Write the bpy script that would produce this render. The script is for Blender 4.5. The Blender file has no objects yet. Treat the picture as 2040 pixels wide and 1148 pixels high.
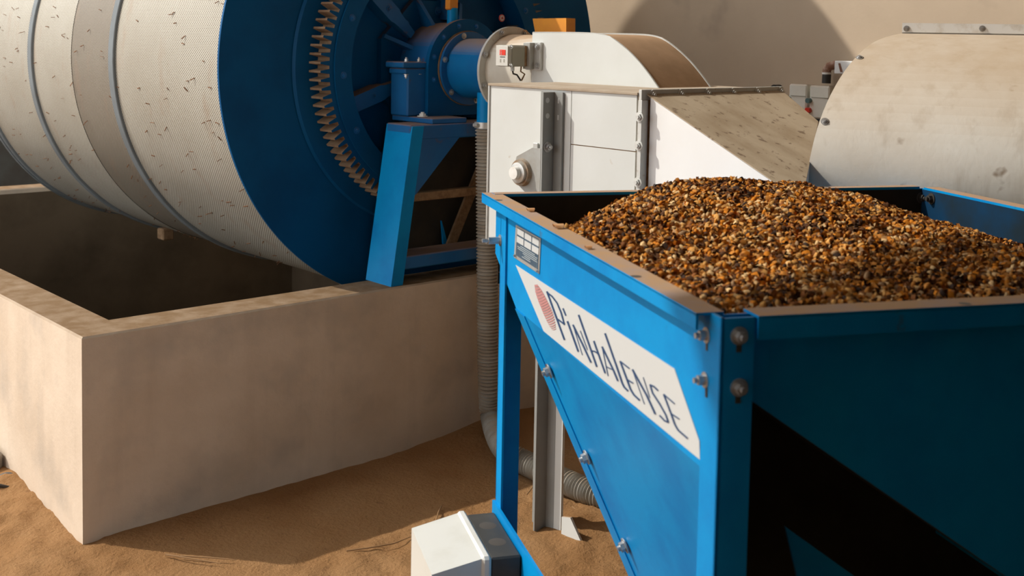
import bpy, math, random
import numpy as np
from mathutils import Vector, Matrix

random.seed(7); rng = np.random.default_rng(7)
scn = bpy.context.scene
col = scn.collection

# ------------------------------------------------------------------ camera
# world frame: origin = floor at the near corner of the concrete pit, X along its front wall,
# Y along the drum axis (away), Z up. Photo is taken as 2040x1148 px.
F, PPX, PPY = 2293.4, 1020.0, 230.06
PITCH, ROLL, YAW_P, YAW_H = 0.06670716, -0.0192194, 0.73357956, 0.26772995
CAM_H = 1.6
def _axes():
    cp, sp, cr, sr = math.cos(PITCH), math.sin(PITCH), math.cos(ROLL), math.sin(ROLL)
    f = np.array([0, cp, -sp]); r = np.array([1., 0, 0]); d = np.array([0, -sp, -cp])
    return cr*r+sr*d, -sr*r+cr*d, f
_r, _d, _f = _axes()
_c, _s = math.cos(YAW_P), math.sin(YAW_P)
ROT = np.array([[_c, _s, 0], [-_s, _c, 0], [0, 0, 1.]])          # camera-yaw frame -> world
RIGHT, DOWN, FWD = ROT@_r, ROT@_d, ROT@_f
_ray0 = _r*((165-PPX)/F)+_d*((1081-PPY)/F)+_f
P0 = np.array([0, 0, CAM_H])+_ray0*(-CAM_H/_ray0[2])              # pit corner in the yaw frame
CAM = ROT@(np.array([0, 0, CAM_H])-P0)
def ray(x, y): return RIGHT*((x-PPX)/F)+DOWN*((y-PPY)/F)+FWD
def onp(x, y, p, n):
    p, n = np.array(p, float), np.array(n, float); d = ray(x, y)
    return CAM+d*(((p-CAM)@n)/(d@n))
def onX(x, y, X): return onp(x, y, (X, 0, 0), (1, 0, 0))
def onY(x, y, Y): return onp(x, y, (0, Y, 0), (0, 1, 0))
def onZ(x, y, Z): return onp(x, y, (0, 0, Z), (0, 0, 1))
def proj(p):
    q = np.array(p, float)-CAM
    return PPX+F*(q@RIGHT)/(q@FWD), PPY+F*(q@DOWN)/(q@FWD)

cd = bpy.data.cameras.new('camera'); cam = bpy.data.objects.new('camera', cd); col.objects.link(cam)
cd.sensor_width = 36; cd.lens = F/2040*36; cd.shift_x = (1020-PPX)/2040; cd.shift_y = -(574-PPY)/2040
cd.clip_start = .05
m = Matrix.Identity(4)
for i in range(3):
    m[i][0], m[i][1], m[i][2], m[i][3] = RIGHT[i], -DOWN[i], -FWD[i], CAM[i]
cam.matrix_world = m
cd.dof.use_dof = True; cd.dof.focus_distance = 3.6; cd.dof.aperture_fstop = 6.3
scn.camera = cam

# ------------------------------------------------------------------ light
w = bpy.data.worlds.new('world'); scn.world = w; w.use_nodes = True
bg = w.node_tree.nodes['Background']; bg.inputs[0].default_value = (.95, .96, .98, 1); bg.inputs[1].default_value = 2.3
SUN = Vector((1.0, -1.32, -1.55)).normalized()
sl = bpy.data.lights.new('sun', 'SUN'); sl.energy = 3.5; sl.angle = .010; sl.color = (1, .95, .87)
so = bpy.data.objects.new('sun', sl); col.objects.link(so); so.location = (-4, 6, 8)
so.rotation_euler = SUN.to_track_quat('-Z', 'Y').to_euler()
vs = scn.view_settings; vs.view_transform = 'Standard'; vs.look = 'None'; vs.gamma = 1; vs.use_curve_mapping = False
vs.exposure = 0.0

# ------------------------------------------------------------------ materials
def nd(nt, t, **k):
    n = nt.nodes.new(t)
    for a, b in k.items():
        if a.startswith('i_'): n.inputs[a[2:].replace('_', ' ')].default_value = b
        else: setattr(n, a, b)
    return n
def mixc(nt, fac, a, b):
    n = nt.nodes.new('ShaderNodeMix'); n.data_type = 'RGBA'
    for s, v in ((n.inputs[0], fac), (n.inputs[6], a), (n.inputs[7], b)):
        if isinstance(v, bpy.types.NodeSocket): nt.links.new(v, s)
        elif isinstance(v, (tuple, list)): s.default_value = (*v[:3], 1)
        else: s.default_value = v
    return n.outputs[2]
def ramp(nt, src, lo, hi, a=0., b=1.):
    n = nt.nodes.new('ShaderNodeMapRange'); n.inputs[1].default_value = lo; n.inputs[2].default_value = hi
    n.inputs[3].default_value = a; n.inputs[4].default_value = b; nt.links.new(src, n.inputs[0]); return n.outputs[0]
def math_(nt, op, a, b=None):
    n = nt.nodes.new('ShaderNodeMath'); n.operation = op
    for s, v in ((n.inputs[0], a), (n.inputs[1], b)):
        if v is None: continue
        if isinstance(v, bpy.types.NodeSocket): nt.links.new(v, s)
        else: s.default_value = v
    return n.outputs[0]
def noise(nt, vec, scale, detail=6, rough=.6):
    n = nt.nodes.new('ShaderNodeTexNoise'); n.inputs['Scale'].default_value = scale
    n.inputs['Detail'].default_value = detail; n.inputs['Roughness'].default_value = rough
    nt.links.new(vec, n.inputs['Vector']); return n.outputs['Fac']
def stretch(nt, vec, s):
    n = nt.nodes.new('ShaderNodeMapping'); n.inputs['Scale'].default_value = s; nt.links.new(vec, n.inputs['Vector'])
    return n.outputs[0]

MATS = {}
def mat(name, c, c2=None, scale=6., lo=.4, hi=.7, rough=.6, metal=0., bump=0., bscale=60., dust=0., dustc=(.36, .23, .13),
        spots=None, sscale=25., slo=.66, shi=.72, streak=None, vec_s=None, spec=.5):
    if name in MATS: return MATS[name]
    mt = bpy.data.materials.new(name); mt.use_nodes = True; nt = mt.node_tree
    b = nt.nodes['Principled BSDF']; b.inputs['Roughness'].default_value = rough; b.inputs['Metallic'].default_value = metal
    b.inputs['Specular IOR Level'].default_value = spec
    geo = nd(nt, 'ShaderNodeNewGeometry'); pos = geo.outputs['Position']
    pv = stretch(nt, pos, vec_s) if vec_s else pos
    cur = c
    if c2 is not None: cur = mixc(nt, ramp(nt, noise(nt, pv, scale), lo, hi), c, c2)
    if streak is not None:
        sv = stretch(nt, pos, (9, 9, .8)); cur = mixc(nt, ramp(nt, noise(nt, sv, 1.6, 5), .52, .74, 0, streak[3]), cur, streak[:3])
    if spots is not None:
        cur = mixc(nt, ramp(nt, noise(nt, pos, sscale, 3), slo, shi, 0, spots[3] if len(spots) > 3 else 1), cur, spots[:3])
    if dust:
        sx = nd(nt, 'ShaderNodeSeparateXYZ'); nt.links.new(geo.outputs['True Normal'], sx.inputs[0])
        up = ramp(nt, sx.outputs[2], .45, .9); dn = ramp(nt, noise(nt, pos, 14), .25, .6, .8, 1)
        f = math_(nt, 'MULTIPLY', math_(nt, 'MULTIPLY', up, dn), dust)
        cur = mixc(nt, f, cur, dustc)
        rr = ramp(nt, f, 0, 1, rough, .95); nt.links.new(rr, b.inputs['Roughness'])
    if isinstance(cur, tuple): b.inputs['Base Color'].default_value = (*cur, 1)
    else: nt.links.new(cur, b.inputs['Base Color'])
    if bump:
        bp = nd(nt, 'ShaderNodeBump'); bp.inputs['Strength'].default_value = bump; bp.inputs['Distance'].default_value = .01
        nt.links.new(noise(nt, pos, bscale, 8, .65), bp.inputs['Height']); nt.links.new(bp.outputs[0], b.inputs['Normal'])
    MATS[name] = mt; return mt

TAN = (.40, .25, .135)
M_soil = mat('sandy_soil', (.355, .20, .090), (.275, .138, .053), 2.2, .35, .7, .95, bump=1.0, bscale=60, spots=(.18, .09, .04, .6), sscale=22, spec=.1)
M_conc = mat('plastered_concrete', (.69, .57, .44), (.59, .475, .355), 3.0, .38, .66, .9, bump=.18, bscale=30, spots=(.36, .32, .27, .42), sscale=4.5, slo=.50, shi=.74, streak=(.33, .23, .15, .12), dust=1, dustc=(.175, .105, .05), spec=.2)
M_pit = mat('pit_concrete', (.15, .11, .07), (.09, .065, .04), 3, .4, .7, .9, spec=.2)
M_wall = mat('wall_plaster', (.60, .475, .345), (.50, .39, .28), 1.4, .35, .7, .92, bump=.08, bscale=40, spots=(.24, .19, .15, .5), sscale=3.2, slo=.62, shi=.80, spec=.15)
M_blocker = mat('blocker_black', (.02, .02, .018), (.012, .012, .011), 2, .4, .6, .95, spec=.05)
M_int = mat('interior_plaster', (.48, .46, .43), (.40, .38, .35), 2, .4, .6, .95, spec=.1)
M_dark = mat('interior_wall', (.06, .068, .066), (.045, .045, .042), 2, .4, .6, .9, spec=.1)
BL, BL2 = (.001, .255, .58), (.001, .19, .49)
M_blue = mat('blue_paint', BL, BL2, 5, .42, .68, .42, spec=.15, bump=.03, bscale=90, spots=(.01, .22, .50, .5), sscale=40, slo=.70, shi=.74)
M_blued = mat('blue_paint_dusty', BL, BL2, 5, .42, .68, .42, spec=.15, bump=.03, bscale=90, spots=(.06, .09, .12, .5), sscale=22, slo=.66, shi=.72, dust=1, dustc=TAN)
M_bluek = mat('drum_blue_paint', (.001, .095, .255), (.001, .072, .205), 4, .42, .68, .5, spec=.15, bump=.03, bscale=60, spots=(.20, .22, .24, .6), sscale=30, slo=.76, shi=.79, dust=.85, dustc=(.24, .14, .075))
M_blued2 = mat('dusty_blue_frame', (.0035, .125, .35), (.003, .09, .27), 4, .42, .68, .5, spots=(.13, .07, .04, .75), sscale=16, slo=.63, shi=.73, dust=.95, dustc=(.25, .145, .08))
M_grey = mat('grey_white_paint', (.66, .675, .645), (.61, .62, .58), 3, .4, .7, .5, spots=(.40, .29, .18, .5), sscale=18, slo=.72, shi=.80, dust=.9, dustc=TAN)
M_white = mat('white_sheet_metal', (.88, .88, .86), (.84, .83, .80), 3, .4, .7, .45, spots=(.40, .30, .20, .5), sscale=30, slo=.75, shi=.80, dust=0)
M_chtop = mat('dusty_chute_top', (.50, .40, .275), (.37, .275, .17), 7, .4, .66, .75, spots=(.16, .10, .055, .8), sscale=34, slo=.60, shi=.68, vec_s=(1, .55, 1), bump=.1)
M_hoodtop = mat('dusty_hood_top', (.40, .245, .13), (.33, .20, .10), 9, .4, .66, .9, bump=.1)
M_steel = mat('galvanised_steel', (.47, .47, .44), (.39, .375, .335), 8, .4, .7, .5, metal=.35, spots=(.26, .17, .10, .5), sscale=26, slo=.68, shi=.76)
M_hoop = mat('hoop_steel', (.20, .225, .235), (.155, .17, .175), 5, .4, .7, .75, spec=.2, spots=(.30, .20, .13, .6), sscale=20, slo=.68, shi=.78)
M_darkbrown = mat('dark_brown_sheet', (.030, .024, .016), (.05, .035, .02), 9, .4, .7, .9)
M_flange = mat('pale_flange_steel', (.62, .62, .58), (.52, .51, .46), 8, .4, .7, .55, metal=.1, spots=(.34, .24, .15, .5), sscale=26, slo=.68, shi=.76)
M_edge = mat('rusty_seam', (.46, .33, .21), (.30, .19, .10), 30, .4, .6, .9)
M_galv = mat('galvanised_hood_sheet', (.80, .77, .69), (.70, .63, .525), 2.4, .36, .66, .48, metal=.12, spots=(.24, .15, .08, .75), sscale=12, slo=.66, shi=.76, streak=(.40, .31, .21, .5), bump=.10, bscale=55, dust=.75, dustc=(.46, .33, .20))
M_stripw = mat('white_flange_strip', (.80, .78, .73), (.60, .53, .43), 24, .5, .75, .6)
M_bolt = mat('zinc_bolt', (.50, .50, .49), (.32, .25, .18), 40, .5, .7, .35, metal=.7)
M_rust = mat('rusty_tan_iron', (.30, .185, .095), (.19, .105, .05), 40, .4, .65, .9, bump=.2)
M_hose = mat('grey_hose', (.34, .33, .29), (.27, .25, .21), 12, .4, .6, .55, dust=.75, dustc=(.34, .235, .14))
M_black = mat('black_plastic', (.035, .033, .028), (.07, .06, .048), 9, .5, .75, .5)
M_boxw = mat('white_box_plastic', (.64, .625, .565), (.56, .535, .46), 7, .5, .8, .4)
M_boxg = mat('pale_green_box', (.88, .86, .76), (.82, .79, .68), 7, .4, .7, .45, dust=.9)
M_sens = mat('grey_sensor_plastic', (.36, .345, .28), (.30, .28, .22), 20, .4, .7, .5)
M_label = mat('white_label', (.57, .585, .57), rough=.35)
M_ink = mat('navy_ink', (.008, .05, .14), rough=.4)
M_pink = mat('faded_red_ink', (.47, .215, .205), rough=.45)
M_red = mat('red_plastic', (.75, .04, .015), rough=.4)
M_red2 = mat('sign_red', (.60, .06, .05), rough=.4)
M_teal = mat('teal_button', (.10, .17, .17), rough=.5)
M_orange = mat('orange_plastic', (.82, .33, .03), (.74, .28, .03), 9, .4, .6, .55)
M_plate = mat('nameplate_blue', (.055, .10, .15), (.09, .14, .19), 30, .4, .7, .4, metal=.2)
M_alu = mat('aluminium', (.60, .60, .57), (.5, .48, .44), 30, .4, .7, .35, metal=.5)
M_tape = mat('rusty_tape', (.22, .095, .05), (.45, .30, .22), 24, .5, .62, .7)
M_twig = mat('dry_twig', (.28, .16, .07), rough=.9)
M_stone = mat('grey_stone', (.34, .31, .27), (.26, .23, .19), 14, .4, .6, .95, bump=.3)
M_cable = mat('black_rubber', (.03, .026, .022), rough=.5)

def shell_mat(name, ca, cb, hole):
    mt = bpy.data.materials.new(name); mt.use_nodes = True; nt = mt.node_tree; b = nt.nodes['Principled BSDF']
    b.inputs['Roughness'].default_value = .62; b.inputs['Metallic'].default_value = .1
    geo = nd(nt, 'ShaderNodeNewGeometry'); pos = geo.outputs['Position']
    tc = nd(nt, 'ShaderNodeTexCoord'); sx = nd(nt, 'ShaderNodeSeparateXYZ'); nt.links.new(tc.outputs['Object'], sx.inputs[0])
    ang = math_(nt, 'ARCTAN2', sx.outputs[2], sx.outputs[0])
    u = math_(nt, 'MULTIPLY', ang, 500/(2*math.pi)); v = math_(nt, 'DIVIDE', sx.outputs[1], .0165)
    a1 = math_(nt, 'ADD', u, v); a2 = math_(nt, 'SUBTRACT', u, v)
    f1 = math_(nt, 'SUBTRACT', math_(nt, 'FRACT', a1), .5); f2 = math_(nt, 'SUBTRACT', math_(nt, 'FRACT', a2), .5)
    dd = math_(nt, 'ADD', math_(nt, 'MULTIPLY', f1, f1), math_(nt, 'MULTIPLY', f2, f2))
    hol = ramp(nt, dd, .07, .12, 1, 0)
    c = mixc(nt, ramp(nt, noise(nt, pos, 2.2), .35, .7), ca, cb)
    c = mixc(nt, ramp(nt, noise(nt, stretch(nt, pos, (3, 3, 1)), 3.2), .56, .80, 0, .6), c, (.38, .24, .15))
    c = mixc(nt, hol, c, hole); nt.links.new(c, b.inputs['Base Color'])
    bp = nd(nt, 'ShaderNodeBump'); bp.invert = True; bp.inputs['Strength'].default_value = .5; bp.inputs['Distance'].default_value = .004
    nt.links.new(hol, bp.inputs['Height']); nt.links.new(bp.outputs[0], b.inputs['Normal'])
    return mt
M_shell = shell_mat('perforated_sheet', (.49, .465, .39), (.42, .385, .31), (.17, .145, .105))
M_shelld = shell_mat('dirty_perforated_sheet', (.27, .235, .18), (.215, .18, .135), (.115, .095, .07))

# ------------------------------------------------------------------ mesh helpers
class MB:
    def __init__(s): s.v = []; s.f = []; s.sm = []
    def add(s, v, f, smooth=False):
        o = len(s.v); s.v += [tuple(map(float, p)) for p in v]; s.f += [tuple(o+i for i in q) for q in f]; s.sm += [smooth]*len(f)
        return s
    def box(s, a, b, bev=0.):
        (x0, y0, z0), (x1, y1, z1) = a, b
        x0, x1 = sorted((x0, x1)); y0, y1 = sorted((y0, y1)); z0, z1 = sorted((z0, z1))
        if bev <= 0:
            v = [(x, y, z) for z in (z0, z1) for x, y in ((x0, y0), (x1, y0), (x1, y1), (x0, y1))]
            return s.add(v, [(3, 2, 1, 0), (4, 5, 6, 7), (0, 1, 5, 4), (1, 2, 6, 5), (2, 3, 7, 6), (3, 0, 4, 7)])
        # chamfered on all edges
        xs, ys, zs = (x0, x1), (y0, y1), (z0, z1); v = []; idx = {}
        for i in (0, 1):
            for j in (0, 1):
                for k in (0, 1):
                    X, Y, Z = xs[i], ys[j], zs[k]; sx, sy, sz = (1, -1)[i]*bev, (1, -1)[j]*bev, (1, -1)[k]*bev
                    idx[i, j, k, 0] = len(v); v.append((X, Y+sy, Z+sz))
                    idx[i, j, k, 1] = len(v); v.append((X+sx, Y, Z+sz))
                    idx[i, j, k, 2] = len(v); v.append((X+sx, Y+sy, Z))
        f = []
        I = lambda i, j, k, a: idx[i, j, k, a]
        for i in (0, 1): f.append([I(i, 0, 0, 0), I(i, 1, 0, 0), I(i, 1, 1, 0), I(i, 0, 1, 0)][::(1 if i else -1)])
        for j in (0, 1): f.append([I(0, j, 0, 1), I(1, j, 0, 1), I(1, j, 1, 1), I(0, j, 1, 1)][::(-1 if j else 1)])
        for k in (0, 1): f.append([I(0, 0, k, 2), I(1, 0, k, 2), I(1, 1, k, 2), I(0, 1, k, 2)][::(1 if k else -1)])
        for j in (0, 1):
            for k in (0, 1):
                f.append([I(0, j, k, 1), I(1, j, k, 1), I(1, j, k, 2), I(0, j, k, 2)][::(1 if j == k else -1)][::-1 if True else 1])
        for i in (0, 1):
            for k in (0, 1):
                f.append([I(i, 0, k, 0), I(i, 1, k, 0), I(i, 1, k, 2), I(i, 0, k, 2)])
        for i in (0, 1):
            for j in (0, 1):
                f.append([I(i, j, 0, 0), I(i, j, 1, 0), I(i, j, 1, 1), I(i, j, 0, 1)])
        for i in (0, 1):
            for j in (0, 1):
                for k in (0, 1): f.append([I(i, j, k, 0), I(i, j, k, 1), I(i, j, k, 2)])
        return s.add(v, f)
    def prism(s, pts, d):
        """polygon pts (3d, planar) extruded by vector d"""
        n = len(pts); d = np.array(d, float); a = [np.array(p, float) for p in pts]; b = [p+d for p in a]
        return s.add(a+b, [tuple(range(n))[::-1], tuple(range(n, 2*n))]+[(i, (i+1) % n, n+(i+1) % n, n+i) for i in range(n)])
    def sweep(s, pts, rad, n=12, cap=True, smooth=True):
        P = [np.array(p, float) for p in pts]; N = len(P)
        R = rad if hasattr(rad, '__len__') else [rad]*N
        rings = []; up = None
        for i, p in enumerate(P):
            t = P[min(i+1, N-1)]-P[max(i-1, 0)]; t = t/np.linalg.norm(t)
            if up is None: up = np.array([0, 0, 1.]) if abs(t[2]) < .9 else np.array([1., 0, 0])
            a = up-t*(up@t); a /= np.linalg.norm(a); up = a; c = np.cross(t, a)
            rings.append([p+R[i]*(math.cos(q)*a+math.sin(q)*c) for q in np.linspace(0, 2*math.pi, n, endpoint=False)])
        v = [q for r in rings for q in r]
        f = [(i*n+j, i*n+(j+1) % n, (i+1)*n+(j+1) % n, (i+1)*n+j) for i in range(N-1) for j in range(n)]
        s.add(v, f, smooth)
        if cap: s.add(rings[0], [tuple(range(n))[::-1]]); s.add(rings[-1], [tuple(range(n))])
        return s
    def cyl(s, a, b, r, n=32, r2=None, smooth=True):
        return s.sweep([a, b], [r, r if r2 is None else r2], n, True, smooth)
    def lathe(s, prof, n=96, axis='y', c=(0, 0, 0), closed=True, a0=0., a1=2*math.pi, smooth=True):
        """prof: (r, h) list; rotates about axis through c"""
        full = abs(a1-a0-2*math.pi) < 1e-6; A = np.linspace(a0, a1, n, endpoint=not full); k = len(prof); v = []
        for q in A:
            for r, h in prof:
                x, z = r*math.cos(q), r*math.sin(q)
                v.append((c[0]+x, c[1]+h, c[2]+z) if axis == 'y' else (c[0]+h, c[1]+x, c[2]+z) if axis == 'x' else (c[0]+x, c[1]+z, c[2]+h))
        f = []; N = len(A)
        for i in range(N if full else N-1):
            for j in range(k if closed else k-1):
                f.append((i*k+j, i*k+(j+1) % k, ((i+1) % N)*k+(j+1) % k, ((i+1) % N)*k+j))
        return s.add(v, f, smooth)
    def mesh(s, name):
        me = bpy.data.meshes.new(name); me.from_pydata(s.v, [], s.f); me.validate()
        if len(s.sm) == len(me.polygons): me.polygons.foreach_set('use_smooth', s.sm)
        me.update(); 
        import bmesh
        bm = bmesh.new(); bm.from_mesh(me); bmesh.ops.recalc_face_normals(bm, faces=bm.faces); bm.to_mesh(me); bm.free()
        return me
    def obj(s, name, mt, parent=None, autosmooth=True):
        me = s.mesh(name); o = bpy.data.objects.new(name, me); col.objects.link(o); me.materials.append(mt)
        if autosmooth and any(s.sm):
            me.polygons.foreach_set('use_smooth', [True]*len(me.polygons))
            try: me.set_sharp_from_angle(angle=math.radians(35))
            except Exception: pass
        if parent is not None:
            o.parent = parent
            o.matrix_parent_inverse = Matrix.Identity(4)
        return o

def tag(o, label, cat, group=None):
    o['label'] = label; o['category'] = cat
    if group: o['group'] = group
    return o
def thing(name, loc, label, cat, rz=0., group=None):
    o = bpy.data.objects.new(name, None); col.objects.link(o); o.location = loc; o.rotation_euler = (0, 0, rz)
    o.empty_display_size = .1
    return tag(o, label, cat, group)
def loc0(part, root):
    """part was built in world coordinates: keep it there under root"""
    part.matrix_parent_inverse = root_inv(root); return part
def root_inv(root):
    return (Matrix.Translation(root.location) @ root.rotation_euler.to_matrix().to_4x4()).inverted()
def P(mb, name, mt, root):
    o = mb.obj(name, mt, root); base = root
    # parts are modelled in world coordinates, roots may be moved empties or meshes at origin
    inv = Matrix.Identity(4)
    if base.type == 'EMPTY': inv = root_inv(base)
    o.matrix_parent_inverse = inv
    return o
_bolt_cache = {}
def bolt(root, pos, nrm, r=.008, h=.007, name='bolt', mt=None, washer=True):
    key = (round(r, 4), round(h, 4), washer, (mt or M_bolt).name)
    if key not in _bolt_cache:
        b = MB()
        if washer: b.cyl((0, 0, 0), (0, 0, r*.25), r*1.55, 14)
        b.cyl((0, 0, r*.2), (0, 0, h), r, 6, smooth=False); b.cyl((0, 0, h), (0, 0, h*1.5), r*.55, 10)
        me = b.mesh('bolt'); me.materials.append(mt or M_bolt); _bolt_cache[key] = me
    o = bpy.data.objects.new(name, _bolt_cache[key]); col.objects.link(o); o.parent = root
    M = Matrix.Translation(Vector(pos)) @ Vector(nrm).to_track_quat('Z', 'Y').to_matrix().to_4x4()
    inv = root_inv(root) if root.type == 'EMPTY' else Matrix.Identity(4)
    o.matrix_parent_inverse = inv; o.matrix_basis = M
    return o
def struct(o): o['kind'] = 'structure'; return o

def vnoise(x, y, seed=0):
    """smooth value noise on arrays"""
    xi = np.floor(x).astype(int); yi = np.floor(y).astype(int); fx = x-xi; fy = y-yi
    fx = fx*fx*(3-2*fx); fy = fy*fy*(3-2*fy)
    def h(a, b):
        n = (a*374761393+b*668265263+seed*1442695041) & 0x7fffffff
        n = ((n ^ (n >> 13))*1274126177) & 0x7fffffff
        return ((n ^ (n >> 16)) & 0xffff)/65535.
    return (h(xi, yi)*(1-fx)+h(xi+1, yi)*fx)*(1-fy)+(h(xi, yi+1)*(1-fx)+h(xi+1, yi+1)*fx)*fy

# ------------------------------------------------------------------ structure
XW = 3.0
def make_floor():
    nx, ny = 380, 380; xs = np.linspace(-3.2, 4.4, nx); ys = np.linspace(-4.6, 3.0, ny); X, Y = np.meshgrid(xs, ys)
    Zh = .018*(vnoise(X*2.3, Y*2.3, 1)-.5)+.014*(vnoise(X*7, Y*7, 2)-.5)+.016*(vnoise(X*19, Y*19, 3)-.5)+.012*np.abs(vnoise(X*34, Y*34, 5)-.5)+.009*(vnoise(X*48, Y*48, 4)-.5)
    smooth_zone = np.clip((Y+.62)/.12, 0, 1)*(X > .05)              # trodden bare slab right against the pit wall
    Zh = Zh*(1-.75*smooth_zone)
    # soil piled up against the left face and around the hose end
    Zh += .035*np.exp(-((X+.06)/.22)**2)*np.clip((Y-.05)/.6, 0, 1)
    Zh += .05*np.exp(-((X-1.75)/.35)**2-((Y+.02)/.16)**2)
    Zh += .03*np.exp(-((X-1.3)/.25)**2-((Y+1.0)/.2)**2)
    v = np.c_[X.ravel(), Y.ravel(), Zh.ravel()]
    f = [(j*nx+i, j*nx+i+1, (j+1)*nx+i+1, (j+1)*nx+i) for j in range(ny-1) for i in range(nx-1) if not (xs[i] > .03 and ys[j] > .03 and xs[i+1] < XW)]
    me = bpy.data.meshes.new('floor'); n0 = len(v)
    V = [tuple(p) for p in v]; ex = []
    for x0, x1, y0, y1 in ((-14, 8, -10, .05), (-14, .05, .05, 3.65), (-14, 8, 3.65, 14)):
        k = len(V); V += [(x0, y0, -.035), (x1, y0, -.035), (x1, y1, -.035), (x0, y1, -.035)]; ex.append((k, k+1, k+2, k+3))
    me.from_pydata(V, [], f+ex); me.update(); me.materials.append(M_soil)
    me.polygons.foreach_set('use_smooth', [True]*len(me.polygons))
    o = bpy.data.objects.new('floor', me); col.objects.link(o); struct(o)
make_floor()
struct(MB().box((XW, -8.2, -.04), (XW+.2, 7.2, 5.0)).obj('wall_right', M_wall))
struct(MB().box((-3.0, 7.0, -.04), (XW, 7.2, 2.3)).obj('wall_back', M_dark))
struct(MB().box((-1.5, -8.4, -.04), (XW+.2, -8.2, 4.6)).obj('wall_front', M_int))  # unseen wall, cut short so skylight reaches the pit front
struct(MB().box((-5.0, -8.2, 4.6), (XW, .5, 4.75)).obj('ceiling', M_int))

struct(MB().box((-4.4, -8.2, -.04), (-4.2, -1.5, 4.6)).obj("wall_left", M_int))  # unseen wall put in to dim the hopper's near panel
struct(MB().box((-.95, -3.92, -.04), (XW, -3.82, 4.6)).obj('wall_blocker', M_blocker))  # added unseen dark wall, keeps light off the hopper's near panel

# ------------------------------------------------------------------ concrete pit
ZT = .651
pit = thing('concrete_pit', (0, 0, 0), 'low rendered concrete pit wall under the perforated drum', 'pit wall')
def ring_wall():
    b = MB(); e = .006; O = [(0, 0), (XW-.002, 0), (XW-.002, 3.70), (0, 3.70)]; I = [(.16, .17), (XW-.10, .17), (XW-.10, 3.55), (.16, 3.55)]
    sg = [(1, 1), (-1, 1), (-1, -1), (1, -1)]
    lv = [[(x, y, -.05) for x, y in O], [(x, y, ZT-e) for x, y in O], [(x+e*a, y+e*c, ZT) for (x, y), (a, c) in zip(O, sg)],
          [(x-e*a, y-e*c, ZT) for (x, y), (a, c) in zip(I, sg)], [(x, y, ZT-e) for x, y in I], [(x, y, ZT-.03) for x, y in I]]
    v = [p for l in lv for p in l]
    f = [(k*4+i, k*4+(i+1) % 4, (k+1)*4+(i+1) % 4, (k+1)*4+i) for k in range(5) for i in range(4)]
    return P(b.add(v, f), 'rim_wall', M_conc, pit)
ring_wall()
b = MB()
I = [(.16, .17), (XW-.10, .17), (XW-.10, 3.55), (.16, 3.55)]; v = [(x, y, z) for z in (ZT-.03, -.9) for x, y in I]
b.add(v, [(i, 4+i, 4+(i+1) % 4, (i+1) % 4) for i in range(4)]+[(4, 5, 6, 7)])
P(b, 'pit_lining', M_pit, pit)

# ------------------------------------------------------------------ rotary drum
DX, DZ, DY, DR = 1.66, 1.475, .40, .988
drum = thing('rotary_dryer_drum', (DX, DY, 0), 'large perforated rotary dryer drum with a blue end disc', 'drum')
def shell(y0, y1, name, mt, r=.972):
    b = MB().lathe([(r, y0), (r, y1)], 160, 'y', (0, 0, 0), closed=False)
    o = b.obj(name, mt, drum); o.matrix_parent_inverse = root_inv(drum); o.matrix_basis = Matrix.Translation((DX, 0, DZ)); return o
RINGS = [1.385, 2.37, 3.16]
shell(DY+.004, RINGS[0], 'shell_panel', M_shell)
shell(RINGS[0], 1.86, 'shell_panel', M_shelld, .970)
shell(1.86, RINGS[1], 'shell_panel', M_shell)
shell(RINGS[1], RINGS[2], 'shell_panel', M_shell)
for k, y in enumerate(RINGS):
    P(MB().lathe([(.966, y-.026), (.982, y-.026), (.985, y-.023), (.985, y+.023), (.982, y+.026), (.966, y+.026)], 160, 'y', (DX, 0, DZ)), 'hoop_ring', M_hoop, drum)
P(MB().cyl((DX, 3.17, DZ), (DX, 3.20, DZ), .99, 120), 'rear_disc', M_hoop, drum)
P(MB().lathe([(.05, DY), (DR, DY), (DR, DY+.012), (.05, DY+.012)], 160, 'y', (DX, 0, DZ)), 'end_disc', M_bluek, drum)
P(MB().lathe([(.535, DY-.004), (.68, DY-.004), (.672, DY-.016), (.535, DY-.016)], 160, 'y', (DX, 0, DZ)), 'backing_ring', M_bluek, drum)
def gear():
    b = MB(); N = 112; ri, rr_, rt = .545, .572, .612; y0, y1 = .30, DY-.017; prof = []
    for k in range(N):
        a = 2*math.pi*k/N; p = 2*math.pi/N
        for fr, r in ((0, rr_), (.20, rr_), (.38, rt), (.62, rt), (.80, rr_)): prof.append((a+fr*p, r))
    n = len(prof); v = []
    for y in (y0, y1):
        v += [(DX+r*math.cos(a), y, DZ+r*math.sin(a)) for a, r in prof]
        v += [(DX+ri*math.cos(a), y, DZ+ri*math.sin(a)) for a, r in prof]
    f = []
    for i in range(n):
        j = (i+1) % n
        f += [(i, j, 2*n+j, 2*n+i), (i, n+i, n+j, j), (2*n+i, 2*n+j, 3*n+j, 3*n+i), (n+i, 3*n+i, 3*n+j, n+j)]
    b.add(v, f); return b
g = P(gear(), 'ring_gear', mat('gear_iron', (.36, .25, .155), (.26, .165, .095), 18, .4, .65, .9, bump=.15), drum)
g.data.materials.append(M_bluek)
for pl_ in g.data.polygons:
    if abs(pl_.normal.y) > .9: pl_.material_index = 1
gcar = P(MB().lathe([(.475, .292), (.552, .292), (.552, DY), (.475, DY)], 128, 'y', (DX, 0, DZ)), 'gear_carrier', M_bluek, drum)
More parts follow.
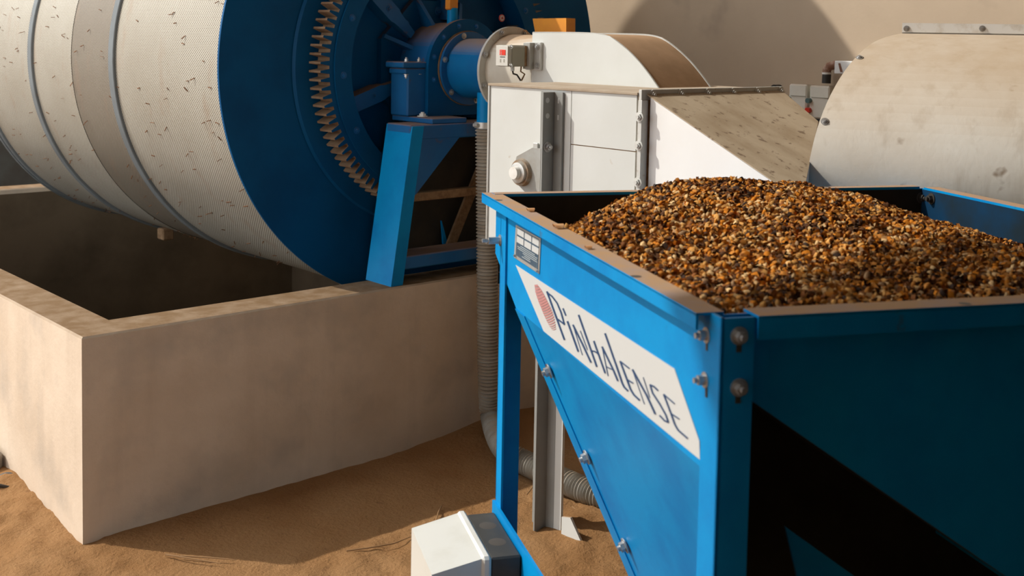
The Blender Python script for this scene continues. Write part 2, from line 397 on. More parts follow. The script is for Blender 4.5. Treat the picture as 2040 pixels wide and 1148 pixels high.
# hub plate (octagon), ribs, spokes, bolts
oc = [(DX+.30*math.cos(math.pi/8+k*math.pi/4), DY-.03, DZ+.30*math.sin(math.pi/8+k*math.pi/4)) for k in range(8)]
hubp = P(MB().prism(oc, (0, .03, 0)), 'hub_plate', M_bluek, drum)
P(MB().lathe([(.10, .26), (.175, .26), (.185, DY), (.10, DY)], 64, 'y', (DX, 0, DZ)), 'hub', M_blued2, drum)
for k in range(8):
    a = math.radians(155+45*k); u = np.array([math.cos(a), 0, math.sin(a)]); t = np.array([-math.sin(a), 0, math.cos(a)])*.008
    c = np.array([DX, 0, DZ]); q = lambda r, y, s: c+u*r+np.array([0, y, 0])+s*t
    P(MB().prism([q(.16, .285, -1), q(.30, .355, -1), q(.30, DY-.03, -1), q(.16, DY-.03, -1)], 2*t), 'hub_rib', M_blued2, drum)
for k in range(6):
    a = math.radians(199+60*k); u = np.array([math.cos(a), 0, math.sin(a)]); t = np.array([-math.sin(a), 0, math.cos(a)])*.032
    c = np.array([DX, 0, DZ]); q = lambda r, s: c+u*r+np.array([0, DY-.075, 0])+s*t
    P(MB().prism([q(.20, -.5), q(.30, -.8), q(.32, -1), q(.50, -1), q(.50, 1), q(.32, 1), q(.30, .8), q(.20, .5)], (0, .075, 0)), 'spoke', M_blued2, drum); sp_ = col.objects[-1]
    o = c+u*.36+np.array([0, DY-.075, 0]); bolt(sp_, o, (0, -1, 0), .009, .008, mt=M_blued2)
for k in range(8):
    a = math.radians(177+45*k); bolt(hubp, (DX+.235*math.cos(a), DY-.03, DZ+.235*math.sin(a)), (0, -1, 0), .012, .011, mt=M_blued2)
for k in range(14):
    a = 2*math.pi*k/14+.06; bolt(gcar, (DX+.512*math.cos(a), .292, DZ+.512*math.sin(a)), (0, -1, 0), .009, .008, mt=M_blued2)
# husks stuck in the perforations
def husks():
    b = MB()
    for _ in range(330):
        a = math.radians(random.uniform(120, 268)); y = random.uniform(DY+.03, RINGS[2]-.05)
        if min(abs(y-q) for q in RINGS) < .035: continue
        c = np.array([DX, 0, DZ]); n = np.array([math.cos(a), 0, math.sin(a)]); t = np.array([-math.sin(a), 0, math.cos(a)]); ax = np.array([0, 1., 0])
        th = random.gauss(1.45, .5); d = math.cos(th)*t+math.sin(th)*ax; L = random.uniform(.008, .021); e = np.cross(n, d)*random.uniform(.0008, .0018)
        p = c+n*.972+ax*y; q = p+d*L+n*random.uniform(.002, .012); up = n*.003
        b.add([p-e, p+e, q+e, q-e, p-e+up, p+e+up, q+e+up, q-e+up], [(3, 2, 1, 0), (4, 5, 6, 7), (0, 1, 5, 4), (2, 3, 7, 6), (1, 2, 6, 5), (3, 0, 4, 7)])
    o = P(b, 'stuck_husks', mat('brown_husk', (.16, .075, .035), (.24, .11, .045), 30, .4, .6, .9), drum); o['kind'] = 'stuff'
husks()
ly = min(np.linspace(.5, 3, 400), key=lambda y: abs(proj((DX-.42, y, DZ-.915))[0]-330))
P(MB().box((DX-.45, ly-.035, DZ-.938), (DX-.39, ly+.035, DZ-.88), .006), 'door_latch', M_rust, drum)

# ------------------------------------------------------------------ bearing stand in front of the drum
st = thing('bearing_stand', (DX, .1, ZT), 'blue steel trestle with round bearing housing standing on the pit wall', 'stand')
def leg(mx, name='leg'):
    X = lambda x: x if mx > 0 else 2*DX-x
    b = MB(); y0, y1 = .015, .182; th = .010
    lo, hi = (1.187, ZT), (1.279, 1.258)
    # channel: outer web + front and rear flanges
    for (a0, a1, ya, yb) in ((0, .012, y0, y1), (.012, .055, y0, y0+.012), (.012, .055, y1-.012, y1)):
        pts = [(X(lo[0]+a0), ya, lo[1]), (X(lo[0]+a1), ya, lo[1]), (X(hi[0]+a1), ya, hi[1]), (X(hi[0]+a0), ya, hi[1])]
        b.prism(pts, (0, yb-ya, 0))
    return P(b, name, M_blue, st)
leg(1); leg(-1)
for mx in (1, -1):
    X = lambda x: x if mx > 0 else 2*DX-x
    b = MB(); pts = [(X(1.285), .022, 1.235), (X(1.235), .022, .96), (X(1.305), .022, .995), (X(1.545), .022, 1.235)]
    P(b.prism(pts, (0, .010, 0)), 'gusset_plate', M_blued2, st)
P(MB().box((1.275, .02, 1.205), (2*DX-1.275, .176, 1.262), .004), 'top_beam', M_blued2, st)
P(MB().box((1.24, .03, .705), (2*DX-1.24, .16, .756), .004), 'bottom_beam', M_blued2, st)
P(MB().box((1.292, .06, .960), (2*DX-1.292, .10, .994), .003), 'cross_bar', M_rust, st)
P(MB().box((1.335, .245, .66), (2*DX-1.335, .255, 1.255)), 'guard_sheet', M_darkbrown, st)  # near-black brown sheet closing the opening behind the bars
P(MB().box((1.385, .03, 1.262), (1.56, .295, 1.283), .003), 'base_plate', M_blued2, st)
P(MB().box((2*DX-1.56, .03, 1.262), (2*DX-1.385, .295, 1.283), .003), 'base_plate', M_blued2, st)
p0, p1 = onY(958, 318, .20), onY(888, 495, .20)
P(MB().prism([p0, p0+(.05, 0, 0), p1+(.05, 0, 0), p1], (0, .012, 0)), 'diagonal_brace', M_rust, st)
P(MB().prism([onY(880, 440, .22), onY(893, 490, .22), onY(884, 492, .22)], (0, .01, 0)), 'brace_tip', M_blue, st)
# bearing: round-top flange plate, drum-shaped body, clamp ears, pedestals
pl = [(DX+.201*math.cos(a), .155, DZ+.201*math.sin(a)) for a in np.linspace(0, math.pi, 40)]+[(DX-.201, .155, 1.283), (DX+.201, .155, 1.283)]
bfl = P(MB().prism(pl, (0, .022, 0)), 'bearing_flange', M_bluek, st)
P(MB().cyl((DX, .177, DZ), (DX, .315, DZ), .186, 64), 'bearing_body', M_blued2, st)
colr_ = P(MB().lathe([(.120, .136), (.150, .136), (.150, .155), (.120, .155)], 64, 'y', (DX, 0, DZ)), 'collar_ring', M_blued2, st)
P(MB().lathe([(.150, .148), (.1535, .148), (.1535, .155), (.150, .155)], 64, 'y', (DX, 0, DZ)), 'seal_ring', M_rust, st)
for mx in (1, -1):
    X = lambda x: x if mx > 0 else 2*DX-x
    P(MB().box((X(1.372), .175, 1.283), (X(1.486), .29, 1.462), .006), 'pedestal', M_blued2, st)  # darker blue carries the disc's shade on pedestal and ears
    P(MB().box((X(1.345), .17, 1.476), (X(1.486), .29, 1.500), .004), 'clamp_ear', M_blued2, st)
    P(MB().box((X(1.36), .175, 1.452), (X(1.486), .285, 1.474), .004), 'clamp_ear', M_blued2, st)
    for x in (1.372, 1.435):
        bolt(st, (X(x), .185, 1.50), (0, 0, 1), .008, .012); bolt(st, (X(x), .185, 1.452), (0, 0, -1), .008, .012)
    bolt(st, (X(1.43), .15, 1.283), (0, 0, 1), .014, .012, mt=M_stripw)
for k in range(12):
    a = math.radians(15+30*k)
    if math.sin(a) > -.6: bolt(bfl, (DX+.178*math.cos(a), .155, DZ+.178*math.sin(a)), (0, -1, 0), .007, .007, mt=M_blued2)
for k in range(6):
    a = math.radians(45+60*k); bolt(colr_, (DX+.136*math.cos(a), .136, DZ+.136*math.sin(a)), (0, -1, 0), .008, .007)
P(MB().cyl((DX, .30, DZ), (DX, -.10, DZ), .122, 64), 'inlet_pipe', mat('inlet_blue', (.003, .155, .40), (.003, .11, .32), 5, .4, .7, .35, dust=.9, dustc=(.30, .19, .11)), st)
P(MB().cyl((DX-.045, .20, 1.655), (DX-.045, .20, 1.72), .022, 20), 'grease_neck', M_blue, st)
gp = P(MB().box((DX-.075, .185, 1.712), (DX-.025, .215, 1.86), .005), 'grease_cup', M_orange, st)
c = onY(993, 36, .175)
P(MB().cyl((c[0], .155, c[2]), (c[0], .152, c[2]), .0155, 28), 'warning_sticker', M_red2, st)
P(MB().cyl((c[0], .152, c[2]), (c[0], .151, c[2]), .0115, 28), 'sticker_face', M_label, st)
P(MB().prism([(c[0]-.006, .1505, c[2]-.006), (c[0]+.0065, .1505, c[2]-.004), (c[0]+.003, .1505, c[2]+.007), (c[0]-.004, .1505, c[2]+.004)], (0, -.0004, 0)), 'sticker_mark', M_red2, st)

# ------------------------------------------------------------------ bucket elevator housing
EX, EX2 = 1.20, 1.905; EY0, EY1, EZ0, EZ1 = -.527, -1.20, .90, 1.443
el = thing('elevator_housing', (EX+.35, -.86, 0), 'off-white sheet metal elevator housing with bolted frame behind the blue hopper', 'elevator')
P(MB().box((EX+.004, EY1+.002, EZ0), (EX2, EY0-.004, EZ1-.006)), 'casing', M_edge, el)
P(MB().box((EX-.002, -.790, EZ0), (EX+.006, EY0, EZ1-.004)), 'side_panel', M_grey, el)
P(MB().box((EX-.002, -.9165, EZ0), (EX+.006, -.790, EZ1-.004)), 'side_panel', M_grey, el)
P(MB().box((EX-.002, -1.192, 1.2715), (EX+.006, -.9195, EZ1-.004)), 'side_panel', M_grey, el)
P(MB().box((EX-.002, -1.192, EZ0), (EX+.006, -.9195, 1.2685)), 'side_panel', M_grey, el)
P(MB().box((EX-.006, EY0, EZ0-.004), (EX2, EY0+.008, EZ1), 0), 'back_flange', M_steel, el)
P(MB().box((EX-.008, EY1, EZ1-.004), (EX2, EY0+.008, EZ1+.004), .001), 'top_plate', mat('ledge_dust', (.42, .34, .25), (.34, .26, .18), 9, .4, .66, .9), el)
# slotted upright that runs to the floor, with foot plate
b = MB(); b.box((EX-.012, -.846, -.03), (EX-.004, -.788, 1.432)); 
M_post_shade = mat('shaded_post_grey', (.30, .305, .285), (.25, .25, .23), 8, .4, .7, .55, spots=(.33, .24, .15, .4), sscale=26, slo=.68, shi=.76)  # grey darkened so the colour carries the shade on the post
P(b, 'post', M_post_shade, el)
b = MB(); b.box((EX-.062, -.852, -.03), (EX-.004, -.846, 1.432)); b.box((EX-.012, -.888, -.03), (EX-.004, -.852, 1.432)); P(b, 'post_flange', M_post_shade, el)
P(MB().box((EX-.012, -.922, -.03), (EX-.002, -.889, .9)), 'post_strip', M_grey, el)
for px_, py_, rr in ((1091, 200, .0085), (1091, 231, .0085)):
    q = onY(px_, py_, -.8525); P(MB().lathe([(0, 0), (rr, 0)], 20, 'y', (q[0], -.8525, q[2]), closed=False), 'slot_hole', M_label, el)
for z_ in (1.405, 1.352):
    P(MB().box((EX-.0125, -.873, z_-.008), (EX-.0119, -.866, z_+.008)), 'slot_hole', M_label, el)
for x in (EX2-.05,):
    P(MB().box((x, -.87, -.03), (x+.06, -.80, .9)), 'post', M_steel, el)
    P(MB().box((x, -1.18, -.03), (x+.06, -1.12, .9)), 'post', M_steel, el)
a_, b_, c_ = onX(1118, 1068, EX-.03), onX(1119, 1030, EX-.03), onX(1160, 1086, EX-.03)
P(MB().prism([a_, b_, onX(1136, 1032, EX-.03), c_], (.008, 0, 0)), 'foot_gusset', M_grey, el)
# shaft bearing on the side
by, bz = -.711, 1.161
pts = [(EX-.004, by+.045, bz+.005), (EX-.004, by+.03, bz+.05), (EX-.004, by-.045, bz+.085), (EX-.004, by-.085, bz+.085), (EX-.004, by-.085, bz-.10), (EX-.004, by-.05, bz-.085), (EX-.004, by+.035, bz-.035)]
P(MB().prism(pts, (-.012, 0, 0)), 'bearing_plate', mat('grey_casting', (.36, .365, .345), (.29, .27, .23), 14, .4, .7, .6), el)
P(MB().lathe([(.0, -.016), (.046, -.016), (.043, -.030), (.0, -.030)], 40, 'x', (EX, by, bz), closed=False), 'bearing_boss', mat('rusty_cast_iron', (.30, .27, .22), (.27, .16, .08), 26, .45, .6, .8), el)
P(MB().lathe([(0, -.030), (.034, -.030), (.034, -.040), (.027, -.042), (0, -.042)], 40, 'x', (EX, by, bz), closed=False), 'bearing_cap', M_alu, el)
P(MB().lathe([(0, -.042), (.021, -.042), (.020, -.058), (0, -.059)], 40, 'x', (EX, by, bz), closed=False), 'shaft_end', M_stripw, el)
bolt(el, onY(1090, 293, -.852), (0, -1, 0), .011, .013)
P(MB().box((EX-.010, -.775, 1.215), (EX-.003, -.752, 1.262), .002), 'adjuster_slot', M_steel, el)
# curved head cover
HX0, HX1 = 1.52, 1.79
prof = [(-.385, 1.440), (-.385, 1.622), (-.55, 1.6235), (-.70, 1.623)]
ctrl = [onX(1215, 72, HX0), onX(1250, 100, HX0), onX(1275, 126, HX0), onX(1297, 155, HX0), onX(1312, 177, HX0)]
prof += [(float(q[1]), float(q[2])) for q in ctrl]
P(MB().prism([(HX0, y, z) for y, z in prof], (.006, 0, 0)), 'head_side', M_grey, el)
P(MB().prism([(HX1, y, z) for y, z in prof], (.006, 0, 0)), 'head_side', M_grey, el)
b = MB(); v = []
pp = prof[1:]
# smooth the curve
fine = []
for i in range(len(pp)-1):
    for t in np.linspace(0, 1, 6, endpoint=False): fine.append((pp[i][0]*(1-t)+pp[i+1][0]*t, pp[i][1]*(1-t)+pp[i+1][1]*t))
fine.append(pp[-1]); fa = np.array(fine)
for _ in range(12): fa[1:-1] = .25*fa[:-2]+.5*fa[1:-1]+.25*fa[2:]
n = len(fa)
v = [(HX0+.004, y, z-.001) for y, z in fa]+[(HX1+.002, y, z-.001) for y, z in fa]+[(HX0+.004, y, z-.005) for y, z in fa]+[(HX1+.002, y, z-.005) for y, z in fa]
f = [(i, i+1, n+i+1, n+i) for i in range(n-1)]+[(2*n+i, 3*n+i, 3*n+i+1, 2*n+i+1) for i in range(n-1)]
b.add(v, f, True); P(b, 'head_cover', M_hoodtop, el)
for X in (HX0, HX1):
    P(MB().sweep([(X+.003, y, z+.001) for y, z in fa], .0032, 6), 'rolled_edge', M_steel, el)
P(MB().box((HX0+.004, -.39, 1.44), (HX1, -.384, 1.62)), 'head_back', M_grey, el)
# round inlet collar with flange ring
frg = P(MB().lathe([(.10, -.124), (.172, -.124), (.172, -.112), (.10, -.112)], 64, 'y', (DX, 0, DZ)), 'flange_ring', M_flange, el)
b = MB()
for k, (y, rr) in enumerate(((-.124, .140), (-.26, .142), (-.384, .138))): pass
N = 48; v = []
for (y, mode) in ((-.124, 0.), (-.20, .15), (-.385, .85)):
    for k in range(N):
        a = 2*math.pi*k/N; ca, sa = math.cos(a), math.sin(a); rd = .142
        sq = 1/max(abs(ca), abs(sa)); q = rd*((1-mode)+mode*min(sq, 1.25)*.95)
        v.append((DX+q*ca, y, DZ+q*sa))
b.add(v, [(i*N+k, i*N+(k+1) % N, (i+1)*N+(k+1) % N, (i+1)*N+k) for i in range(2) for k in range(N)], True)
P(b, 'inlet_collar', mat('collar_paint', (.60, .57, .49), (.50, .45, .36), 6, .4, .7, .55, dust=.9, dustc=TAN), el)
for k in range(8):
    a = math.radians(22+45*k); bolt(frg, (DX+.158*math.cos(a), -.124, DZ+.158*math.sin(a)), (0, -1, 0), .010, .010)
# discharge chute: bolted flange frame + sloping box
CY = -1.205; ZC = 1.443
fb1 = P(MB().box((EX-.004, CY-.008, 1.425), (EX2+.006, CY+.004, 1.456), .001), 'flange_bar', M_flange, el)
fb2 = P(MB().box((EX-.006, CY-.012, EZ0), (EX+.022, CY+.004, 1.425), .001), 'flange_bar', M_flange, el)
for k in range(6):
    x = EX+.045+k*.13; bolt(fb1, (x, CY-.008, 1.440), (0, -1, 0), .010, .008, mt=M_flange)
for z in (1.375, 1.29, 1.18): bolt(fb2, (EX-.006, CY-.004, z), (-1, 0, 0), .010, .008, mt=M_flange)
A = np.array([EX+.022, -1.225, 1.434]); E2 = np.array([EX+.022, -1.690, 1.219])
cn = np.cross(E2-A, (1, 0, 0)); cn = cn/np.linalg.norm(cn)
C1, C2 = onp(1604, 371, A, cn), onp(1630, 244, A, cn); C3 = np.array([EX+.70, C2[1], C2[2]]) if C2[0] > EX+.70 else C2
TR = A+(.68, 0, 0)
dn = lambda p: np.array([p[0], p[1], .95])
CT = [A, E2, C1, C2, TR]
for a_, b_ in ((0, 1), (1, 2), (2, 3), (3, 4)):
    n_ = np.cross(CT[b_]-CT[a_], (0, 0, 1.)); n_ /= np.linalg.norm(n_)
    if n_@(np.array([1.55, -1.3, 1.2])-CT[a_]) < 0: n_ = -n_
    P(MB().prism([CT[a_], CT[b_], dn(CT[b_]), dn(CT[a_])], n_*.003), 'chute_side', M_white, el)
up_ = np.array([0, 0, .004])
P(MB().prism([A+(-.003, .012, .009), E2+(-.003, 0, .003), C1+up_, C2+up_, TR+(0, .012, .009)], (0, 0, -.003)), 'chute_top', M_chtop, el)

# sensor box on the head cover
sb = thing('sensor_box', (1.45, -.42, 1.5), 'small grey sensor box with red display and two cables on elevator head', 'sensor')
cx = 1.40; yc = float(onX(1015, 110, cx)[1]); yl = float(onX(989, 110, cx)[1])
zt_, zb_ = float(onX(1013, 90, cx)[2]), float(onX(1013, 133, cx)[2])
xr = float(onY(1051, 110, yc)[0])
P(MB().box((cx, yc, zb_), (xr, yl, zt_), .006), 'housing', M_sens, sb)
lface = P(MB().box((cx-.003, yc+.006, zb_+.002), (cx, yl, zt_-.002), .001), 'label_face', M_boxw, sb)
q0, q1 = onX(996, 99, cx-.0035), onX(1007, 110, cx-.0035)
P(MB().box((cx-.0045, q0[1], q0[2]), (cx-.003, q1[1], q1[2])), 'red_display', M_red, lface)
qm = onX(1001, 104, cx-.005)
for i, (x, y) in enumerate(((998.4, 101.5), (998.4, 105), (998.4, 108))):
    q = onX(x, y, cx-.005); P(MB().box((cx-.0052, q[1]-.0022, q[2]-.0012), (cx-.0045, q[1]+.0022, q[2]+.0012)), 'display_digit', M_label, lface)
qa, qb = onX(996, 112.5, cx-.0035), onX(1006, 114.5, cx-.0035)
P(MB().box((cx-.0036, qa[1], qa[2]), (cx-.003, qb[1], qb[2])), 'printed_name', M_black, lface)
for x in (997, 1004):
    q = onX(x, 121, cx-.0035); P(MB().box((cx-.0036, q[1]-.003, q[2]-.006), (cx-.003, q[1]+.003, q[2]+.006)), 'button_mark', M_sens, lface)
P(MB().box((cx+.012, yc-.002, zb_+.004), (xr-.012, yc, zt_-.006), .0005), 'cover_plate', mat('olive_cover', (.31, .29, .22), rough=.6), sb)
P(MB().box((xr-.016, yc-.0025, zb_+.002), (xr-.005, yc, zt_-.002)), 'rust_edge', M_rust, sb)
for x, z in ((cx+.008, zt_-.006), (cx+.008, zb_+.005)): bolt(sb, (x, yc, z), (0, -1, 0), .005, .005)
py = float(onX(1079, 110, 1.513)[1])
P(MB().box((1.507, py, zb_-.012), (HX0, yc+.03, zt_+.012), .001), 'mounting_plate', M_alu, sb)
P(MB().box((xr-.004, yc-.016, zb_-.008), (1.51, yc+.02, zt_+.010), .001), 'bracket', M_steel, sb)
for z in (zt_-.004, zb_+.004): bolt(sb, (1.507, py+.016, z), (-1, 0, 0), .008, .007)
g0 = onY(1021, 141, yc+.02)
P(MB().cyl((g0[0], yc+.02, zb_+.002), (g0[0], yc+.02, zb_-.016), .007, 16), 'cable_gland', M_label, sb)
e1 = onY(1037, 163, yc+.02)
P(MB().sweep([(g0[0], yc+.02, zb_-.014), (g0[0]+.004, yc+.02, zb_-.026), (g0[0]+.022, yc+.02, zb_-.030), (e1[0]-.004, yc+.02, zb_-.046), (e1[0], yc+.02, EZ1+.004)], .0032, 8), 'cable', M_cable, sb)
P(MB().sweep([(xr-.012, yc+.02, zb_), (xr-.014, yc+.02, zb_-.018), (e1[0]+.02, yc+.02, zb_-.028), (e1[0]+.008, yc+.02, zb_-.046), (e1[0]+.004, yc+.02, EZ1+.004)], .0030, 8), 'cable', M_rust, sb)

# orange guard behind the head cover
p_ = [onX(1061, 37, 1.80), onX(1128, 36, 1.80), onX(1128, 70, 1.80), onX(1067, 70, 1.80)]
og = MB().prism(p_, (.05, 0, 0)).obj('orange_guard', M_orange)
tag(og, 'bright orange guard plate standing behind the white elevator head', 'guard')

# ------------------------------------------------------------------ flexible hose
def hose():
    hy = -.085
    top_ = onY(969, 246, hy); mid = onY(972, 600, hy); low = onY(974, 760, hy)
    key = [top_, onY(970.5, 420, hy), mid, low, onY(980, 835, hy-.01)]
    fl = [onZ(1003, 893, .075), onZ(1046, 922, .048), onZ(1110, 952, .046), onZ(1185, 985, .046), onZ(1260, 1010, .046)]
    key = [np.array(k) for k in key+fl]
    # catmull-rom
    pts = []
    for i in range(len(key)-1):
        p0 = key[max(i-1, 0)]; p1 = key[i]; p2 = key[i+1]; p3 = key[min(i+2, len(key)-1)]
        for t in np.linspace(0, 1, 40, endpoint=False):
            pts.append(.5*((2*p1)+(-p0+p2)*t+(2*p0-5*p1+4*p2-p3)*t*t+(-p0+3*p1-3*p2+p3)*t**3))
    pts.append(key[-1]); pts = np.array(pts)
    s = np.r_[0, np.cumsum(np.linalg.norm(np.diff(pts, axis=0), axis=1))]; L = s[-1]; n = int(L/.0028)
    S = np.linspace(0, L, n); Q = np.c_[[np.interp(S, s, pts[:, k]) for k in range(3)]].T
    R = .0410+.0042*np.cos(S/.0135*2*math.pi)
    root = thing('flexible_hose', (Q[0][0], Q[0][1], 0), 'grey corrugated flexible hose hanging down the pit wall to the floor', 'hose')
    P(MB().sweep(Q, list(R), 24), 'corrugated_tube', M_hose, root)
    t = Q[0]
    clmp = P(MB().cyl(t+(0, 0, -.018), t+(0, 0, .006), .047, 28), 'hose_clamp', M_alu, root)
    P(MB().box((t[0]-.062, t[1]-.012, t[2]-.012), (t[0]-.044, t[1]+.012, t[2]+.002), .003), 'clamp_screw', M_alu, clmp)
    P(MB().cyl(t+(0, 0, -.02), t+(0, 0, .12), .038, 28), 'pipe_stub', M_blue, root)
hose()

# ------------------------------------------------------------------ feed hopper
HR = YAW_H-YAW_P
ch, sh = math.cos(YAW_H), math.sin(YAW_H)
def Hw(x, y, z):
    """hopper coordinates (metres, about the ground point below the camera) -> world"""
    return ROT@(np.array([x*ch-y*sh, x*sh+y*ch, z])-P0)
HXv = Hw(1, 0, 0)-Hw(0, 0, 0); HYv = Hw(0, 1, 0)-Hw(0, 0, 0)
def Hl(p):
    q = ROT.T@np.array(p, float)+P0; return np.array([q[0]*ch+q[1]*sh, -q[0]*sh+q[1]*ch, q[2]])
ZR = 1.22; XL, XR_, YN, YF = .705, 1.90, 1.468, 2.70; ZB = 1.095
M_grime_shade = mat('grime_and_shade', (.026, .026, .020), (.018, .017, .013), 6, .4, .6, .9, spec=.1)  # grime colour that also stands in for shade under the hopper
hop = thing('feed_hopper', tuple(Hw(1.3, 2.1, 0)), 'bright blue steel feed hopper on angle legs heaped with coffee cherries', 'hopper')
class HB(MB):
    """boxes and prisms given in hopper coordinates"""
    def hbox(s, a, b, bev=0.):
        t = MB().box(a, b, bev); return s.add([Hw(*p) for p in t.v], t.f)
    def hprism(s, pts, d):
        d = np.array(d, float); return s.prism([Hw(*p) for p in pts], d[0]*HXv+d[1]*HYv+np.array([0, 0, d[2]]))
# rim flanges: flat top with a down-turned lip
FO = .028; FI = .015
P(HB().hbox((XL-FO, 1.470, ZR-.004), (XL+FI, 2.735, ZR)).hbox((XL-FO, 1.470, ZR-.024), (XL-FO+.004, 2.735, ZR-.002)), 'rim_flange', M_blued, hop)
P(HB().hbox((.757, YN-FO-.004, ZR-.004), (XR_+.04, YN+FI, ZR))  .hbox((.757, YN-FO-.004, ZR-.034), (XR_+.04, YN-FO, ZR-.002)), 'rim_flange', M_blued, hop)
P(HB().hbox((XL-.005, YF-.004, ZR-.004), (XR_-.012, YF+FO, ZR+.001)).hbox((XL-.005, YF+FO-.004, ZR-.032), (XR_-.012, YF+FO, ZR-.002)), 'rim_flange', M_blued, hop)
P(HB().hbox((XR_-.004, 1.46, ZR-.004), (XR_+FO+.012, YF-.012, ZR)).hbox((XR_+FO+.008, 1.46, ZR-.032), (XR_+FO+.012, YF-.012, ZR-.002)), 'rim_flange', M_blued, hop)
# panels
KX, KY, ZH = .36, .50, .985; ZD = 1.075
def lp(y, z, off=0.):
    """point on the outer face of the left panel"""
    x = XL+max(0., ZH-z)*KX; return (x-off, y, z)
lowz = .36; yfold = 2.505; yl_ = yfold-KY*(ZH-lowz)
P(HB().hprism([(XL, YN, ZH), (XL, yfold, ZH), (XL, YF, ZD), (XL, YF, ZR-.004), (XL, YN, ZR-.004)], (.004, 0, 0)), 'side_panel', M_blue, hop)
fold = HB().hprism([lp(yfold, ZH), lp(yl_, lowz), lp(YN, lowz), lp(YN, ZH)], (.004, 0, 0)); P(fold, 'side_panel', M_blue, hop)
# bolted edge strip along the sloping edge
def edge_pt(t, inset, off): 
    z = ZH-.002-t*(ZH-lowz-.002); y = yfold-KY*(ZH-z)-inset; return lp(y, z, off)
estrip = P(HB().hprism([edge_pt(0, 0, .003), edge_pt(1, 0, .003), edge_pt(1, .075, .003), edge_pt(0, .075, .003)], (.003, 0, 0)), 'edge_strip', M_blue, hop)
LN = np.cross(np.array(Hw(*lp(2, .5)))-Hw(*lp(2, .9)), HYv); LN = LN/np.linalg.norm(LN)
if LN@HXv > 0: LN = -LN
PLOW = Hw(*lp(2.0, .8))
def on_low(x, y, off=0.):  # ray onto the sloping lower panel
    return onp(x, y, PLOW+LN*off, LN)
PUP = Hw(XL, 2, 1.1); HXn = -HXv
def on_up(x, y, off=0.): return onp(x, y, PUP+HXn*off, HXn)
for x, y in ((1095, 739), (1170, 911), (1246, 1087)):
    bolt(estrip, on_low(x, y, .004), LN, .0105, .012)
P(HB().hprism([(XL+.045, YN, 1.10), (XL+.004, YN, 1.12), (XL+.004, YN, ZR-.004), (XR_, YN, ZR-.004), (XR_, YN, 1.10), (1.62, YN, .70), (1.33, YN, .70)], (0, .004, 0)), 'near_panel', M_blue, hop)
P(HB().hprism([(XL+.005, YF, ZD), (XL+.005, YF, ZR-.004), (XR_, YF, ZR-.004), (XR_, YF, ZD)], (0, -.004, 0)), 'far_panel', M_blue, hop)
P(HB().hprism([(XL+.006, YF-.004, ZD), (XR_, YF-.004, ZD), (1.62, yl_, lowz), (XL+.24, yl_, lowz)], (0, -.004, 0)), 'slope_plate', M_blue, hop)
P(HB().hbox((XR_-.004, YN, 1.06), (XR_, YF, ZR-.004)), 'right_panel', M_blue, hop)
P(HB().hprism([(XR_, YN+.006, 1.06), (XR_, YF-.01, 1.06), (1.62, yl_, .5), (1.62, YN+.006, .5)], (-.004, 0, 0)), 'slope_plate', M_blue, hop)
P(HB().hprism([(XL+.045, YN+.005, 1.10), (XL+.045, YF-.16, 1.10), (1.33, yl_, .70), (1.33, YN+.005, .70)], (.004, 0, .002)), 'slope_plate', M_grime_shade, hop)  # underside shade put into the dark colour
P(HB().hprism([(.74, 2.20, .95), (.93, 2.20, .43), (1.2, 2.20, .43), (1.2, 2.20, .02), (1.9, 2.20, .02), (1.9, 2.20, .95)], (0, .006, 0)), 'void_shade_sheet', M_grime_shade, hop)  # added near-black sheet, paints the shade below the near panel
gq = [onp(x, y, Hw(.8, 1.60, .9), -HYv) for x, y in ((1565, 1050), (1760, 1190), (1760, 1300), (1600, 1200))]
P(MB().prism(gq, HYv*.005), 'gusset_plate', M_blue, hop)
P(HB().hbox((XL+.006, YF-.0065, 1.0), (XR_-.006, YF-.0045, ZR-.006)), 'inner_dark_sheet', mat('grime_and_shade', (.026, .026, .020), (.018, .017, .013), 6, .4, .6, .9, spec=.1), hop)
P(HB().hbox((XR_-.0065, YN+.006, 1.0), (XR_-.0045, YF-.008, ZR-.006)), 'inner_dark_sheet', mat('shaded_blue', (.004, .035, .085), (.012, .02, .022), 3, .4, .6, .8, spec=.1), hop)  # roof shade on the right wall painted as dark blue
P(HB().hbox((.755, YN-.004, 1.12), (.79, YN, ZR-.034)), 'stiffener', M_blue, hop)
# legs: steel angles at the corners
def langle(xc, yc, dx, dy, wx, wy, z1, name='leg'):
    t = .005
    b = HB().hbox((xc, yc, -.02), (xc+dx*t, yc+dy*wy, z1)).hbox((xc, yc, -.02), (xc+dx*wx, yc+dy*t, z1))
    return P(b, name, M_blue, hop)
legN = langle(.700, 1.435, 1, 1, .050, .057, ZR-.001); legF = langle(.700, 2.635, 1, -1, .055, .048, ZR-.036)
langle(1.94, 1.435, -1, 1, .050, .057, ZR-.002); langle(1.94, 2.735, -1, -1, .050, .057, ZR-.036)
for x, y in ((1408, 668), (1405, 757)): bolt(legN, onp(x, y, Hw(.70, 1.46, 1.1), HXn), HXn, .0075, .012)
for x, y in ((1472, 669), (1472, 772)): bolt(legN, onp(x, y, Hw(.72, 1.435, 1.1), -HYv), -HYv, .0085, .012)
